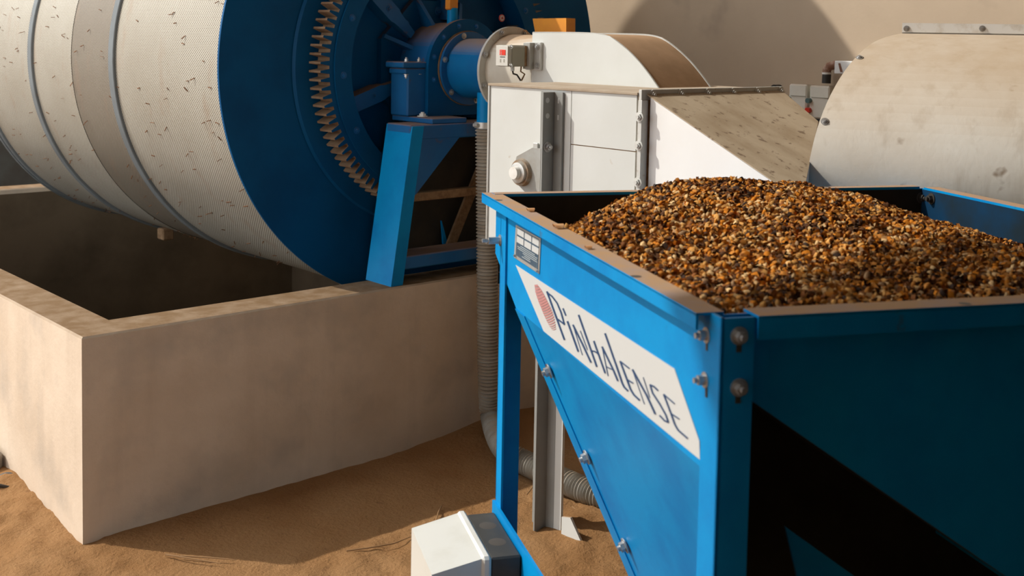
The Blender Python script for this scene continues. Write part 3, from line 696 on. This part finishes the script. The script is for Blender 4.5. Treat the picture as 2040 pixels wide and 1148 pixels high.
# slots below the bolts
for x, y in ((1408, 689), (1407, 782)):
    q = onp(x, y, Hw(.6995, 1.46, 1.1), HXn); h = Hl(q); P(HB().hbox((.6990, h[1]-.003, h[2]-.007), (.7002, h[1]+.003, h[2]+.007)), 'slot_hole', M_black, hop)
for x, y in ((1472, 695), (1470, 797)):
    q = onp(x, y, Hw(.72, 1.4345, 1.1), -HYv); h = Hl(q); P(HB().hbox((h[0]-.004, 1.4340, h[2]-.005), (h[0]+.004, 1.4352, h[2]+.005)), 'slot_hole', M_black, hop)
q = onp(1397, 650, Hw(.705, 1.465, 1.2), HXn); h = Hl(q)
P(HB().hbox((.7145, 1.452, ZR-.060), (.7150, 1.470, ZR-.036)), 'notch', M_black, hop)
for x, y in ((1836, 394), (1856, 396)):
    nn = -HYv if x < 1845 else -HXv
    bolt(hop, onp(x, y, Hw(XR_-.0065, YF-.0065, 1.2), nn), nn, .010, .012, mt=M_black)
for x, y in ((997, 479),): bolt(legF, onp(x, y, Hw(.70, 2.6, 1.1), HXn), HXn, .009, .03)
for hx, hy in ((XL-.02, 2.60), (XL-.02, 1.72), (1.10, YN-.02), (1.5, YN-.02), (XR_+.03, 2.30), (1.3, YF+.02), (1.62, YF+.02)):
    zz = ZR+(.0012 if hy > YF else .0003)
    P(MB().lathe([(0, 0), (.009, 0)], 18, 'z', tuple(Hw(hx, hy, zz)), closed=False), 'flange_hole', M_black, hop)
P(HB().hbox((.693, 1.44, .40), (.700, 2.64, .480)).hbox((.693, 1.44, .40), (.73, 2.64, .405)), 'leg_rail', M_blue, hop)

# label with lettering, cut as thin sheet on the panel (each stroke a narrow strip)
def quad_sheet(pts, name, mt, root, t=.0006):
    pts = [np.array(p) for p in pts]; n = np.cross(pts[1]-pts[0], pts[2]-pts[0]); n /= np.linalg.norm(n)
    if n@(CAM-pts[0]) < 0: n = -n
    return P(MB().prism(pts, -n*t), name, mt, root)
def two(x, y, off):
    """the label bends over the fold between upper and lower panel"""
    q = on_up(x, y, off); return q if q[2] >= ZH else on_low(x, y, off)
LBL = [(1027, 528), (1343, 735), (1393, 880), (1394, 916), (1083, 660)]
def clip(poly, keep_above):
    """split the picture outline where the panel folds at height ZH"""
    def side(p): return on_up(*p)[2]-ZH
    out = []
    for i in range(len(poly)):
        a, b = poly[i], poly[(i+1) % len(poly)]; sa, sb_ = side(a), side(b)
        if (sa >= 0) == keep_above: out.append(a)
        if (sa >= 0) != (sb_ >= 0):
            lo, hi = 0., 1.
            for _ in range(40):
                mi = (lo+hi)/2; s = side((a[0]+(b[0]-a[0])*mi, a[1]+(b[1]-a[1])*mi))
                if (s >= 0) == (sa >= 0): lo = mi
                else: hi = mi
            out.append((a[0]+(b[0]-a[0])*lo, a[1]+(b[1]-a[1])*lo))
    return out
lab = bpy.data.objects.new('brand_label', None); col.objects.link(lab); lab.parent = hop; lab.matrix_parent_inverse = Matrix.Identity(4)
lab['label'] = 'white label reading Pinhalense in thin navy letters'
def LP(mb, name, mt):
    o = mb.obj(name, mt, lab); o.matrix_parent_inverse = root_inv(hop); return o
def sheet(pts3, t=.0005):
    pts3 = [np.array(p) for p in pts3]; n = np.cross(pts3[1]-pts3[0], pts3[2]-pts3[0]); n /= np.linalg.norm(n)
    if n@(CAM-pts3[0]) < 0: n = -n
    return MB().prism(pts3, -n*t)
mbl = MB()
for up in (True, False):
    pl_ = clip(LBL, up)
    if len(pl_) > 2:
        t = sheet([(on_up if up else on_low)(x, y, .0015) for x, y in pl_], .001); mbl.add(t.v, t.f)
LP(mbl, 'label_sheet', M_label)
def s1(p): return [(1050+x/5.467, 550+y/5.467) for x, y in p]
def s2(p): return [(1200+x/4.415, 660+y/4.415) for x, y in p]
STROKES = [('P', [(s1([(215, 170), (405, 695)]), 3.2), (s1([(215, 178), (270, 222), (325, 295), (365, 390), (388, 470), (405, 528), (370, 500), (335, 472)]), 2.6)]),
 ('i', [(s1([(390, 355), (420, 430)]), 2.6), (s1([(438, 495), (555, 822)]), 3.2)]),
 ('n', [(s1([(500, 540), (600, 860)]), 1.2), (s1([(498, 533), (600, 740), (692, 940)]), 3.0), (s1([(578, 598), (655, 805)]), 1.2)]),
 ('h', [(s1([(560, 425), (757, 988)]), 3.2), (s1([(725, 710), (848, 1058)]), 3.0), (s1([(692, 812), (735, 822), (775, 850)]), 2.2)]),
 ('a', [(s1([(815, 772), (880, 1088)]), 1.6), (s1([(815, 772), (935, 1020), (985, 1142)]), 3.0), (s1([(868, 992), (932, 1022)]), 1.8)]),
 ('l', [(s2([(22, 20), (120, 300), (170, 450), (190, 492), (222, 525)]), 3.2)]),
 ('e', [(s2([(155, 265), (205, 400), (245, 510), (275, 560), (325, 607)]), 3.2), (s2([(155, 265), (235, 328)]), 2.2), (s2([(212, 422), (268, 458)]), 2.2)]),
 ('n', [(s2([(265, 345), (368, 642)]), 1.2), (s2([(263, 338), (385, 560), (462, 728)]), 3.2), (s2([(358, 408), (415, 585)]), 1.2)]),
 ('s', [(s2([(487, 522), (452, 488), (418, 472), (440, 545), (505, 645), (555, 735), (578, 802), (545, 788), (502, 742)]), 2.8)]),
 ('e', [(s2([(538, 556), (598, 715), (635, 820), (665, 872), (745, 942)]), 3.0), (s2([(538, 556), (632, 638)]), 2.2), (s2([(598, 722), (672, 772)]), 2.2)])]
for nm, strokes in STROKES:
    b = MB()
    for k, (pts, wd) in enumerate(strokes):
        for i in range(len(pts)-1):
            a, c2 = np.array(pts[i]), np.array(pts[i+1]); d = c2-a; d /= np.hypot(*d); nn = np.array([-d[1], d[0]])*wd*.5; a = a-d*.4; c2 = c2+d*.4
            q = [a+nn, a-nn, c2-nn, c2+nn]
            # keep each strip on one panel face
            midz = on_up(*((a+c2)/2))[2]; fn = on_up if midz >= ZH else on_low
            t = sheet([fn(x, y, .0025+.00025*(i % 2)+.0001*k) for x, y in q], .0004); b.add(t.v, t.f)
    LP(b, 'letter', M_ink)
# coffee-bean emblem: stripes that thicken towards the top
def emblem():
    Lx = s1([(80, 95), (90, 180), (120, 270), (150, 345), (180, 420), (212, 490), (245, 550), (280, 595)])
    Rx = s1([(110, 92), (160, 160), (200, 235), (235, 305), (268, 375), (293, 450), (308, 530), (315, 592)])
    Lx, Rx = np.array(Lx), np.array(Rx); n = 19; tt = np.linspace(0, 1, len(Lx))
    for k in range(n):
        t0 = k/n; dt = (1/n)*(.86 if k < 7 else max(.34, .84-.045*(k-6)))
        b = MB(); m_ = 5; up_, lo_ = [], []
        for e, T in ((up_, t0), (lo_, min(t0+dt, 1))):
            l = np.array([np.interp(T, tt, Lx[:, i]) for i in (0, 1)]); r = np.array([np.interp(T, tt, Rx[:, i]) for i in (0, 1)])
            for s in np.linspace(0, 1, m_):
                p = l+(r-l)*s; p = p+np.array([-.2, 1.3])*4*s*(1-s)*(1 if k > 0 else .3); e.append(p)
        for i in range(m_-1):
            q = [up_[i], up_[i+1], lo_[i+1], lo_[i]]; mz = on_up(*np.mean(q, axis=0))[2]; fn = on_up if mz >= ZH else on_low
            t = sheet([fn(x, y, .0025) for x, y in q], .0004); b.add(t.v, t.f)
        LP(b, 'emblem_stripe', M_pink)
emblem()
# riveted nameplate
npl = bpy.data.objects.new('nameplate', None); col.objects.link(npl); npl.parent = hop
npl['label'] = 'small aluminium nameplate with six white fields'
NPc = np.array([(1027.5, 448), (1077, 475.5), (1074, 546), (1024, 513)])
def npuv(u, v): return NPc[0]*(1-u)*(1-v)+NPc[1]*u*(1-v)+NPc[2]*u*v+NPc[3]*(1-u)*v
def NP(u0, v0, u1, v1, off, name, mt):
    q = [npuv(u0, v0), npuv(u1, v0), npuv(u1, v1), npuv(u0, v1)]
    o = sheet([on_up(x, y, off) for x, y in q], .0012).obj(name, mt, npl); o.matrix_parent_inverse = root_inv(hop); return o
NP(0, 0, 1, 1, .002, 'plate_frame', M_alu); NP(.06, .055, .94, .90, .0027, 'plate_field', M_plate)
for r_ in range(2):
    for c_ in range(3): NP(.07+.30*c_, .075+.235*r_, .07+.30*c_+.265, .075+.235*r_+.18, .0034, 'plate_cell', M_label)
for k, (u0, u1) in enumerate(((.22, .80), (.10, .90), (.12, .88), (.32, .90), (.38, .62), (.30, .64))):
    NP(u0, .545+.055*k, u1, .565+.055*k, .0034, 'plate_text_line', mat('plate_print', (.34, .38, .38), rough=.5))
for u, v in ((.05, .92), (.95, .94)):
    x, y = npuv(u, v); bolt(hop, on_up(x, y, .003), HXn, .0035, .003, name='rivet', washer=False)

# ------------------------------------------------------------------ switch box on the hopper rail
jb = thing('junction_box', tuple(Hw(.59, 2.49, .30)), 'white-lidded black electrical junction box fixed to the blue hopper rail', 'junction box')
P(HB().hbox((.622, 2.372, .20), (.692, 2.612, .462), .004), 'box_base', M_black, jb)
P(HB().hbox((.600, 2.362, .19), (.622, 2.622, .470), .006), 'lid_rim', M_boxw, jb)
P(HB().hprism([(.600, 2.37, .464), (.600, 2.614, .464), (.600, 2.614, .196), (.600, 2.37, .196)], (.001, 0, 0)), 'lid_seal', M_boxw, jb)
lidv = [(.600, 2.368, .465), (.600, 2.616, .465), (.600, 2.616, .195), (.600, 2.368, .195), (.484, 2.340, .455), (.484, 2.580, .455), (.484, 2.580, .208), (.484, 2.340, .208)]
P(MB().add([Hw(*p) for p in lidv], [(0, 1, 2, 3), (7, 6, 5, 4), (0, 4, 5, 1), (1, 5, 6, 2), (2, 6, 7, 3), (3, 7, 4, 0)]), 'lid', M_boxw, jb)
for y in (2.45, 2.54):
    P(MB().lathe([(.0, .0004), (.018, .0004), (.020, 0)], 24, 'z', tuple(Hw(.657, y, .462)), closed=False), 'knockout', mat('dusty_black', (.06, .05, .04), rough=.9), jb)

# ------------------------------------------------------------------ heap of coffee in the hopper
def heap_z(hx, hy):
    u = (hx-XL)/(XR_-XL); v = (hy-YN)/(YF-YN)
    z = 1.196+0*u
    z = z+.078*np.exp(-((u-.42)/.33)**2-((v-.72)/.36)**2)
    z = z-.17/(1+np.exp(-((v-.90)+(.22-u)*.9)/.035))*np.clip((.55-u)/.3, 0, 1)
    z = z-.085*np.clip((u-.62)/.38, 0, 1)**1.3*np.clip(v/.35, 0, 1)
    z = z+.012*(vnoise(hx*9, hy*9, 11)-.5)+.010*(vnoise(hx*22, hy*22, 12)-.5)
    return z
def make_heap():
    V = []; Fc = []; C = []
    # base mound
    nx, ny = 90, 90; X, Y = np.meshgrid(np.linspace(XL+.006, XR_-.006, nx), np.linspace(YN+.006, YF-.008, ny)); Zh = heap_z(X, Y)-.008
    base = np.c_[X.ravel(), Y.ravel(), Zh.ravel()]
    # element shapes: plump bean, flat husk, curled skin
    def ell(nu=6, nv=4):
        v = [(0, 0, 1)]
        for j in range(1, nv):
            for i in range(nu):
                a = 2*math.pi*i/nu; p = math.pi*j/nv; v.append((math.sin(p)*math.cos(a), math.sin(p)*math.sin(a), math.cos(p)))
        v.append((0, 0, -1)); f = [(0, 1+i, 1+(i+1) % nu) for i in range(nu)]; n = len(v)-1
        for j in range(nv-2):
            for i in range(nu):
                a = 1+j*nu+i; b = 1+j*nu+(i+1) % nu; c = a+nu; d = b+nu; f += [(a, c, d), (a, d, b)]
        o = 1+(nv-2)*nu; f += [(n, o+(i+1) % nu, o+i) for i in range(nu)]
        return np.array(v), np.array(f)
    def curl(arc, nu=5, nv=3):
        v = []
        for j in range(nv):
            for i in range(nu):
                a = arc*(i/(nu-1)-.5); w_ = (1-.35*(2*i/(nu-1)-1)**2)*(j-1); v.append((math.sin(a), w_*.62, math.cos(a)-.4+.12*abs(j-1)*-1))
        f = []
        for j in range(nv-1):
            for i in range(nu-1):
                a = j*nu+i; f += [(a, a+1, a+nu+1), (a, a+nu+1, a+nu)]
        return np.array(v), np.array(f)
    protos = [ell(), curl(2.2), curl(3.6)]
    N = 50000
    hx = rng.uniform(XL+.012, XR_-.012, N); hy = rng.uniform(YN+.012, YF-.014, N); hz = heap_z(hx, hy)+rng.uniform(-.006, .006, N)
    hz = np.minimum(hz, np.where((hx < XL+.03) | (hy < YN+.03), 1.215, 9))
    kind = rng.choice(3, N, p=[.24, .42, .34])
    pal = np.array([(.54, .275, .075), (.43, .17, .028), (.50, .17, .012), (.080, .033, .012), (.62, .41, .19), (.22, .080, .020), (.33, .20, .10), (.045, .025, .017)])
    dark = vnoise(hx*6, hy*6, 21)*.6+vnoise(hx*15, hy*15, 22)*.4
    pr0 = np.array([.20, .19, .15, .10, .13, .12, .07, .04]); pr1 = np.array([.09, .16, .13, .22, .03, .22, .04, .11])
    ci = np.where(dark > .54, rng.choice(8, N, p=pr1/pr1.sum()), rng.choice(8, N, p=pr0/pr0.sum()))
    colr = pal[ci]*rng.uniform(.75, 1.25, (N, 1))
    # random rotations (quaternions)
    q = rng.normal(size=(N, 4)); q /= np.linalg.norm(q, axis=1)[:, None]; a, b, c, d = q.T
    Rm = np.stack([np.stack([1-2*(c*c+d*d), 2*(b*c-a*d), 2*(b*d+a*c)], 1), np.stack([2*(b*c+a*d), 1-2*(b*b+d*d), 2*(c*d-a*b)], 1), np.stack([2*(b*d-a*c), 2*(c*d+a*b), 1-2*(b*b+c*c)], 1)], 1)
    allv = [base]; allf = []; allc = [np.tile((.09, .045, .022), (len(base), 1))]; o = len(base)
    quads = np.array([(j*nx+i, j*nx+i+1, (j+1)*nx+i+1) for j in range(ny-1) for i in range(nx-1)]+[(j*nx+i, (j+1)*nx+i+1, (j+1)*nx+i) for j in range(ny-1) for i in range(nx-1)])
    allf.append(quads)
    for k in range(3):
        idx = np.where(kind == k)[0]; v, f = protos[k]; n = len(idx); s = rng.uniform(.75, 1.25, n)
        dim = np.array([(.0092, .0054, .0042), (.0088, .0070, .0060), (.0060, .0086, .0066)][k])
        vv = np.einsum('nij,nvj->nvi', Rm[idx], (v*dim)[None]*s[:, None, None])+np.stack([hx[idx], hy[idx], hz[idx]], 1)[:, None, :]
        allv.append(vv.reshape(-1, 3)); allf.append((f[None]+(o+np.arange(n)*len(v))[:, None, None]).reshape(-1, 3)); o += n*len(v)
        allc.append(np.repeat(colr[idx], len(v), axis=0))
    Vh = np.concatenate(allv); Ff = np.concatenate(allf); Cc = np.concatenate(allc)
    yaw = np.c_[Vh[:, 0]*ch-Vh[:, 1]*sh, Vh[:, 0]*sh+Vh[:, 1]*ch, Vh[:, 2]]
    Wv = (ROT@(yaw-P0).T).T
    me = bpy.data.meshes.new('coffee_cherry_heap'); me.vertices.add(len(Wv)); me.vertices.foreach_set('co', Wv.ravel())
    me.loops.add(Ff.size); me.loops.foreach_set('vertex_index', Ff.ravel().astype(np.int32))
    me.polygons.add(len(Ff)); me.polygons.foreach_set('loop_start', (np.arange(len(Ff))*3).astype(np.int32))
    me.update(calc_edges=True)
    at = me.color_attributes.new('tint', 'FLOAT_COLOR', 'POINT'); at.data.foreach_set('color', np.c_[Cc, np.ones(len(Cc))].ravel())
    me.polygons.foreach_set('use_smooth', [True]*len(Ff))
    mt = bpy.data.materials.new('dried_coffee_skins'); mt.use_nodes = True; nt = mt.node_tree; bs = nt.nodes['Principled BSDF']
    vc = nd(nt, 'ShaderNodeVertexColor', layer_name='tint'); nt.links.new(vc.outputs[0], bs.inputs['Base Color']); bs.inputs['Roughness'].default_value = .8; bs.inputs['Specular IOR Level'].default_value = .15
    me.materials.append(mt)
    ob = bpy.data.objects.new('coffee_cherry_heap', me); col.objects.link(ob); ob['kind'] = 'stuff'
    tag(ob, 'heap of drying brown coffee cherries and skins filling the blue hopper', 'coffee')
make_heap()

# ------------------------------------------------------------------ galvanised hood on the right
def right_hood():
    edge = np.array([(1604, 371), (1608, 345), (1613.6, 313.6), (1621, 280), (1631, 244), (1645, 208), (1662, 174), (1679, 146), (1697, 122), (1725, 94), (1753, 76), (1797, 67)])
    phi = math.radians(22); Dq = 3.32
    Aw = ROT@np.array([math.cos(phi), -math.sin(phi), 0]); Bw = ROT@np.array([math.sin(phi), math.cos(phi), 0])
    d0 = ray(1604, 371); S = CAM+d0*Dq
    zt = None; Bmax = .66
    # section: vertical skirt, then quarter ellipse (b along B, z up)
    ztop = (CAM+ray(1797, 67)*(Dq+.55))[2]; Hh = ztop-S[2]
    prof = [(0., S[2]-.35), (0., S[2]-.15)]
    th = np.linspace(0, math.pi/2, 26)
    sec = [(Bmax*(1-math.cos(t)), S[2]+Hh*math.sin(t)) for t in th]
    rows = []
    for bq, z in prof+sec:
        base = S+Bw*bq; base[2] = z
        # slide along A until the picture edge is met at that height
        lo, hi = -.8, .9
        def g(sv):
            x, y = proj(base+Aw*sv); ye = min(max(y, 67), 371)
            return x-np.interp(ye, edge[::-1, 1], edge[::-1, 0])
        for _ in range(50):
            mi = (lo+hi)/2
            if g(mi) > 0: hi = mi
            else: lo = mi
        rows.append((base, lo))
    s = np.array([r[1] for r in rows]); s[:2] = s[2]
    for _ in range(3): s[3:-1] = .25*s[2:-2]+.5*s[3:-1]+.25*s[4:]
    rt = thing('galvanised_hood', (S[0], S[1], 0), 'large curved galvanised sheet hood with white bolted strip on top', 'hood')
    n = len(rows); end = 1.05; b = MB(); v = []
    nrm = []
    for i, (p, _) in enumerate(rows):
        q0 = rows[max(i-1, 0)][0]; q1 = rows[min(i+1, n-1)][0]; t = q1-q0; t /= np.linalg.norm(t); nn = np.cross(Aw, t); nrm.append(nn/np.linalg.norm(nn))
    for off in (0, -.004):
        for i, (p, _) in enumerate(rows):
            v += [p+Aw*s[i]+nrm[i]*off*(-1 if nrm[2]@Bw > 0 else 1), p+Aw*end+nrm[i]*off*(-1 if nrm[2]@Bw > 0 else 1)]
    o = 2*n
    f = [(2*i, 2*i+1, 2*i+3, 2*i+2) for i in range(n-1)]+[(o+2*i, o+2*i+2, o+2*i+3, o+2*i+1) for i in range(n-1)]
    f += [(2*i, 2*i+2, o+2*i+2, o+2*i) for i in range(n-1)]+[(2*i+1, o+2*i+1, o+2*i+3, 2*i+3) for i in range(n-1)]
    b.add(v, f, True); csheet = P(b, 'curved_sheet', M_galv, rt)
    top_ = rows[-1][0]+Aw*s[-1]
    hh = .031*1.0
    tstrip = P(MB().prism([top_+(0, 0, .004), top_+(0, 0, .004+hh), top_+Aw*(end-s[-1])+(0, 0, .004+hh), top_+Aw*(end-s[-1])+(0, 0, .004)], -Bw*.006), 'top_strip', M_stripw, rt)
    P(MB().prism([top_+(0, 0, -.006), top_+(0, 0, .005), top_+Aw*(end-s[-1])+(0, 0, .005), top_+Aw*(end-s[-1])+(0, 0, -.006)], Bw*.03), 'strip_base', M_steel, rt)
    for x in (1806, 1957):
        bolt(tstrip, onp(x, 57, top_-Bw*.006, Bw), -Bw, .0065, .006)
    for x, y, k in ((1712, 115, 14), (1643, 242, 6)):
        d = ray(x, y); best = min(range(4, n-1), key=lambda i: abs(proj(rows[i][0]+Aw*s[i])[1]-y))
        p, nn = rows[best][0], nrm[best]; nn = nn if nn@(CAM-p) > 0 else -nn
        bolt(csheet, onp(x, y, p, nn), nn, .0075, .005, washer=True)
    # side frame legs down to the floor
    for sv, bq in ((s[2]+.06, .03), (end-.06, .03), (s[-1]+.05, Bmax-.02), (end-.06, Bmax-.02)):
        q = S+Aw*sv+Bw*bq; zt2 = S[2]+Hh*math.sin(math.acos(max(-1, 1-bq/Bmax)))-.01
        P(MB().prism([(q[0], q[1], -.03)+Aw*0, (q[0], q[1], -.03)+Aw*.04, (q[0], q[1], -.03)+Aw*.04+Bw*.01, (q[0], q[1], -.03)+Bw*.01], (0, 0, zt2+.03)), 'support_leg', M_steel, rt)
right_hood()

# ------------------------------------------------------------------ switch boxes and conduit on the wall
def starter(xl, xr_, yt, yb, group, label, red):
    p0, p1 = onX(xl, yt, XW-.075), onX(xr_, yb, XW-.075)
    y0, y1 = sorted((p0[1], p1[1])); z0, z1 = p1[2], p0[2]
    r = thing('starter_box', (XW-.04, (y0+y1)/2, z0), label, 'switch box')
    cv = P(MB().box((XW-.075, y0, z0), (XW-.002, y1, z1), .006), 'cover', M_boxg, r)
    P(MB().box((XW-.078, y0+.004, z1-.052), (XW-.074, y1-.012, z1-.050)), 'cover_line', M_sens, cv)
    yy = y1-.004
    P(MB().cyl((XW-.095, yy, z1-.066), (XW-.070, yy, z1-.066), .011, 20), 'start_button', M_teal, cv)
    if red: P(MB().cyl((XW-.095, yy+.001, z1-.108), (XW-.070, yy+.001, z1-.108), .012, 20), 'stop_button', M_red, cv)
    P(MB().box((XW-.07, y0+.01, z0-.012), (XW-.02, y1-.01, z0)), 'cable_entry', M_black, r)
starter(1572, 1605, 167, 236, None, 'pale green wall starter box with teal button beside the chute', False)
starter(1613, 1650, 170, 238, None, 'pale green wall starter box with red and teal buttons', True)
ca, cb = onX(1646, 152, XW-.05), onX(1646, 164, XW-.05)
cr = thing('conduit_elbow', tuple(cb), 'rust-brown taped conduit elbow above the wall starter boxes', 'conduit')
k0 = onX(1647, 148, XW-.05)
P(MB().cyl(cb-(0, 0, .004), k0, .019, 20), 'conduit_nut', M_black, cr)
P(MB().cyl(k0, k0+(0, 0, .008), .020, 20), 'white_collar', M_stripw, cr)
k1 = onX(1668, 129, XW-.05); k2 = onX(1735, 128, XW-.05)
pts = [k0+(0, 0, .006), k0+(0, 0, .02), k0+(0, -.012, .034), k1+(0, .012, -.002), k1]
P(MB().sweep(pts, .019, 16), 'taped_elbow', M_tape, cr)
w0 = onX(1665, 121, XW-.075)
P(MB().box((XW-.085, w0[1]-.22, w0[2]-.055), (XW-.002, w0[1], w0[2]), .003), 'white_cover', M_white, cr)
P(MB().prism([onX(1670, 126, XW-.0855), onX(1674, 126, XW-.0855), onX(1679, 144, XW-.0855), onX(1674, 144, XW-.0855)], (-.001, 0, 0)), 'dark_slot', M_tape, cr)
wp = onX(1545, 172, XW-.03)
tag(MB().lathe([(.013, -.02), (.020, -.02), (.020, .02), (.013, .02)], 32, 'x', (XW-.022, wp[1], wp[2]-.012)).obj('wall_pipe', M_black), 'short dark pipe end coming out of the plaster wall', 'pipe')

# ------------------------------------------------------------------ things lying on the floor
def cable_loop():
    c = onZ(3, 962, .03); pts = [c+(.05*math.cos(a)*1.0, .05*math.sin(a), .012*math.sin(2*a)) for a in np.linspace(0, 2*math.pi, 40)]
    tag(MB().sweep(pts, .006, 10).obj('cable_loop', M_cable), 'coil of black cable lying on the soil beside the pit wall', 'cable')
cable_loop()
q = onZ(4, 930, .03)
b = MB(); b.box((-.16, q[1]-.03, -.03), (-.006, q[1]+.14, .10), .02)
tag(b.obj('concrete_block', M_stone), 'grey concrete block half buried in soil against the pit wall', 'block')
def twig(px, label, group=None):
    pts = [onZ(x, y, .010) for x, y in px]
    if len(pts) == 2: pts = [pts[0], (pts[0]+pts[1])/2+np.array([random.uniform(-.01, .01), random.uniform(-.01, .01), .004]), pts[1]]
    tag(MB().sweep(pts, [.0024]*(len(pts)-1)+[.0012], 6).obj('twig', M_twig), label, 'twig', group)
twig([(690, 1098), (740, 1091), (785, 1083), (818, 1070)], 'long bent dry twig on the soil beside the white junction box')
E_ = 'thin dry twig lying along the edge of the pit wall shadow'
twig([(330, 1105), (440, 1123)], E_, 'twigs along the shadow edge'); twig([(360, 1108), (470, 1116)], E_, 'twigs along the shadow edge')
twig([(1050, 985), (1070, 962)], 'short dry twig between the blue hopper leg and the grey post')
twig([(1140, 1010), (1165, 1035)], 'short dry twig beside the white foot of the grey post')
twig([(880, 1008), (868, 1040)], 'short dry twig on the soil behind the junction box lid')
M_skin = mat('loose_coffee_skin', (.62, .36, .17), (.50, .22, .07), 60, .4, .6, .7)
for x, y, L in ((1057, 418, .016), (1112, 451, .020), (1172, 492, .012)):
    q = onZ(x, y, ZR+.004); b = MB(); v = []; nu, nv = 7, 4
    for j in range(nv):
        for i in range(nu):
            a = 2.6*(i/(nu-1)-.5); w_ = (1-.5*(2*i/(nu-1)-1)**2)*(j/(nv-1)-.5)
            v.append(q+HYv*(math.sin(a)*L*.7)+HXv*(w_*L*1.1)+np.array([0, 0, .5*L*(math.cos(a)-.27)-.002]))
    f = [(j*nu+i, j*nu+i+1, (j+1)*nu+i+1, (j+1)*nu+i) for j in range(nv-1) for i in range(nu-1)]
    n_ = len(v); v += [p-np.array([0, 0, .0012]) for p in v]; f += [tuple(n_+k for k in reversed(t)) for t in f]
    tag(b.add(v, f, True).obj('coffee_skin', M_skin), 'curled orange coffee skin lying on the dusty hopper rim', 'coffee skin', 'loose skins on the hopper rim')

# ------------------------------------------------------------------ added unseen round extractor above the drum (throws the arc of shade on the wall)
xt = thing('arc_blocker', (1.45, 1.80, 5.6), 'unseen round extractor housing hanging above the dryer drum', 'blocker')
P(MB().lathe([(0, -.12), (.78, -.12), (.78, .12), (0, .12)], 72, 'x', (1.45, 1.80, 3.42), closed=False), 'blocker_disc', M_steel, xt)
P(MB().cyl((1.45, 1.80, 4.15), (1.45, 1.80, 5.6), .16, 32), 'blocker_stem', M_steel, xt)
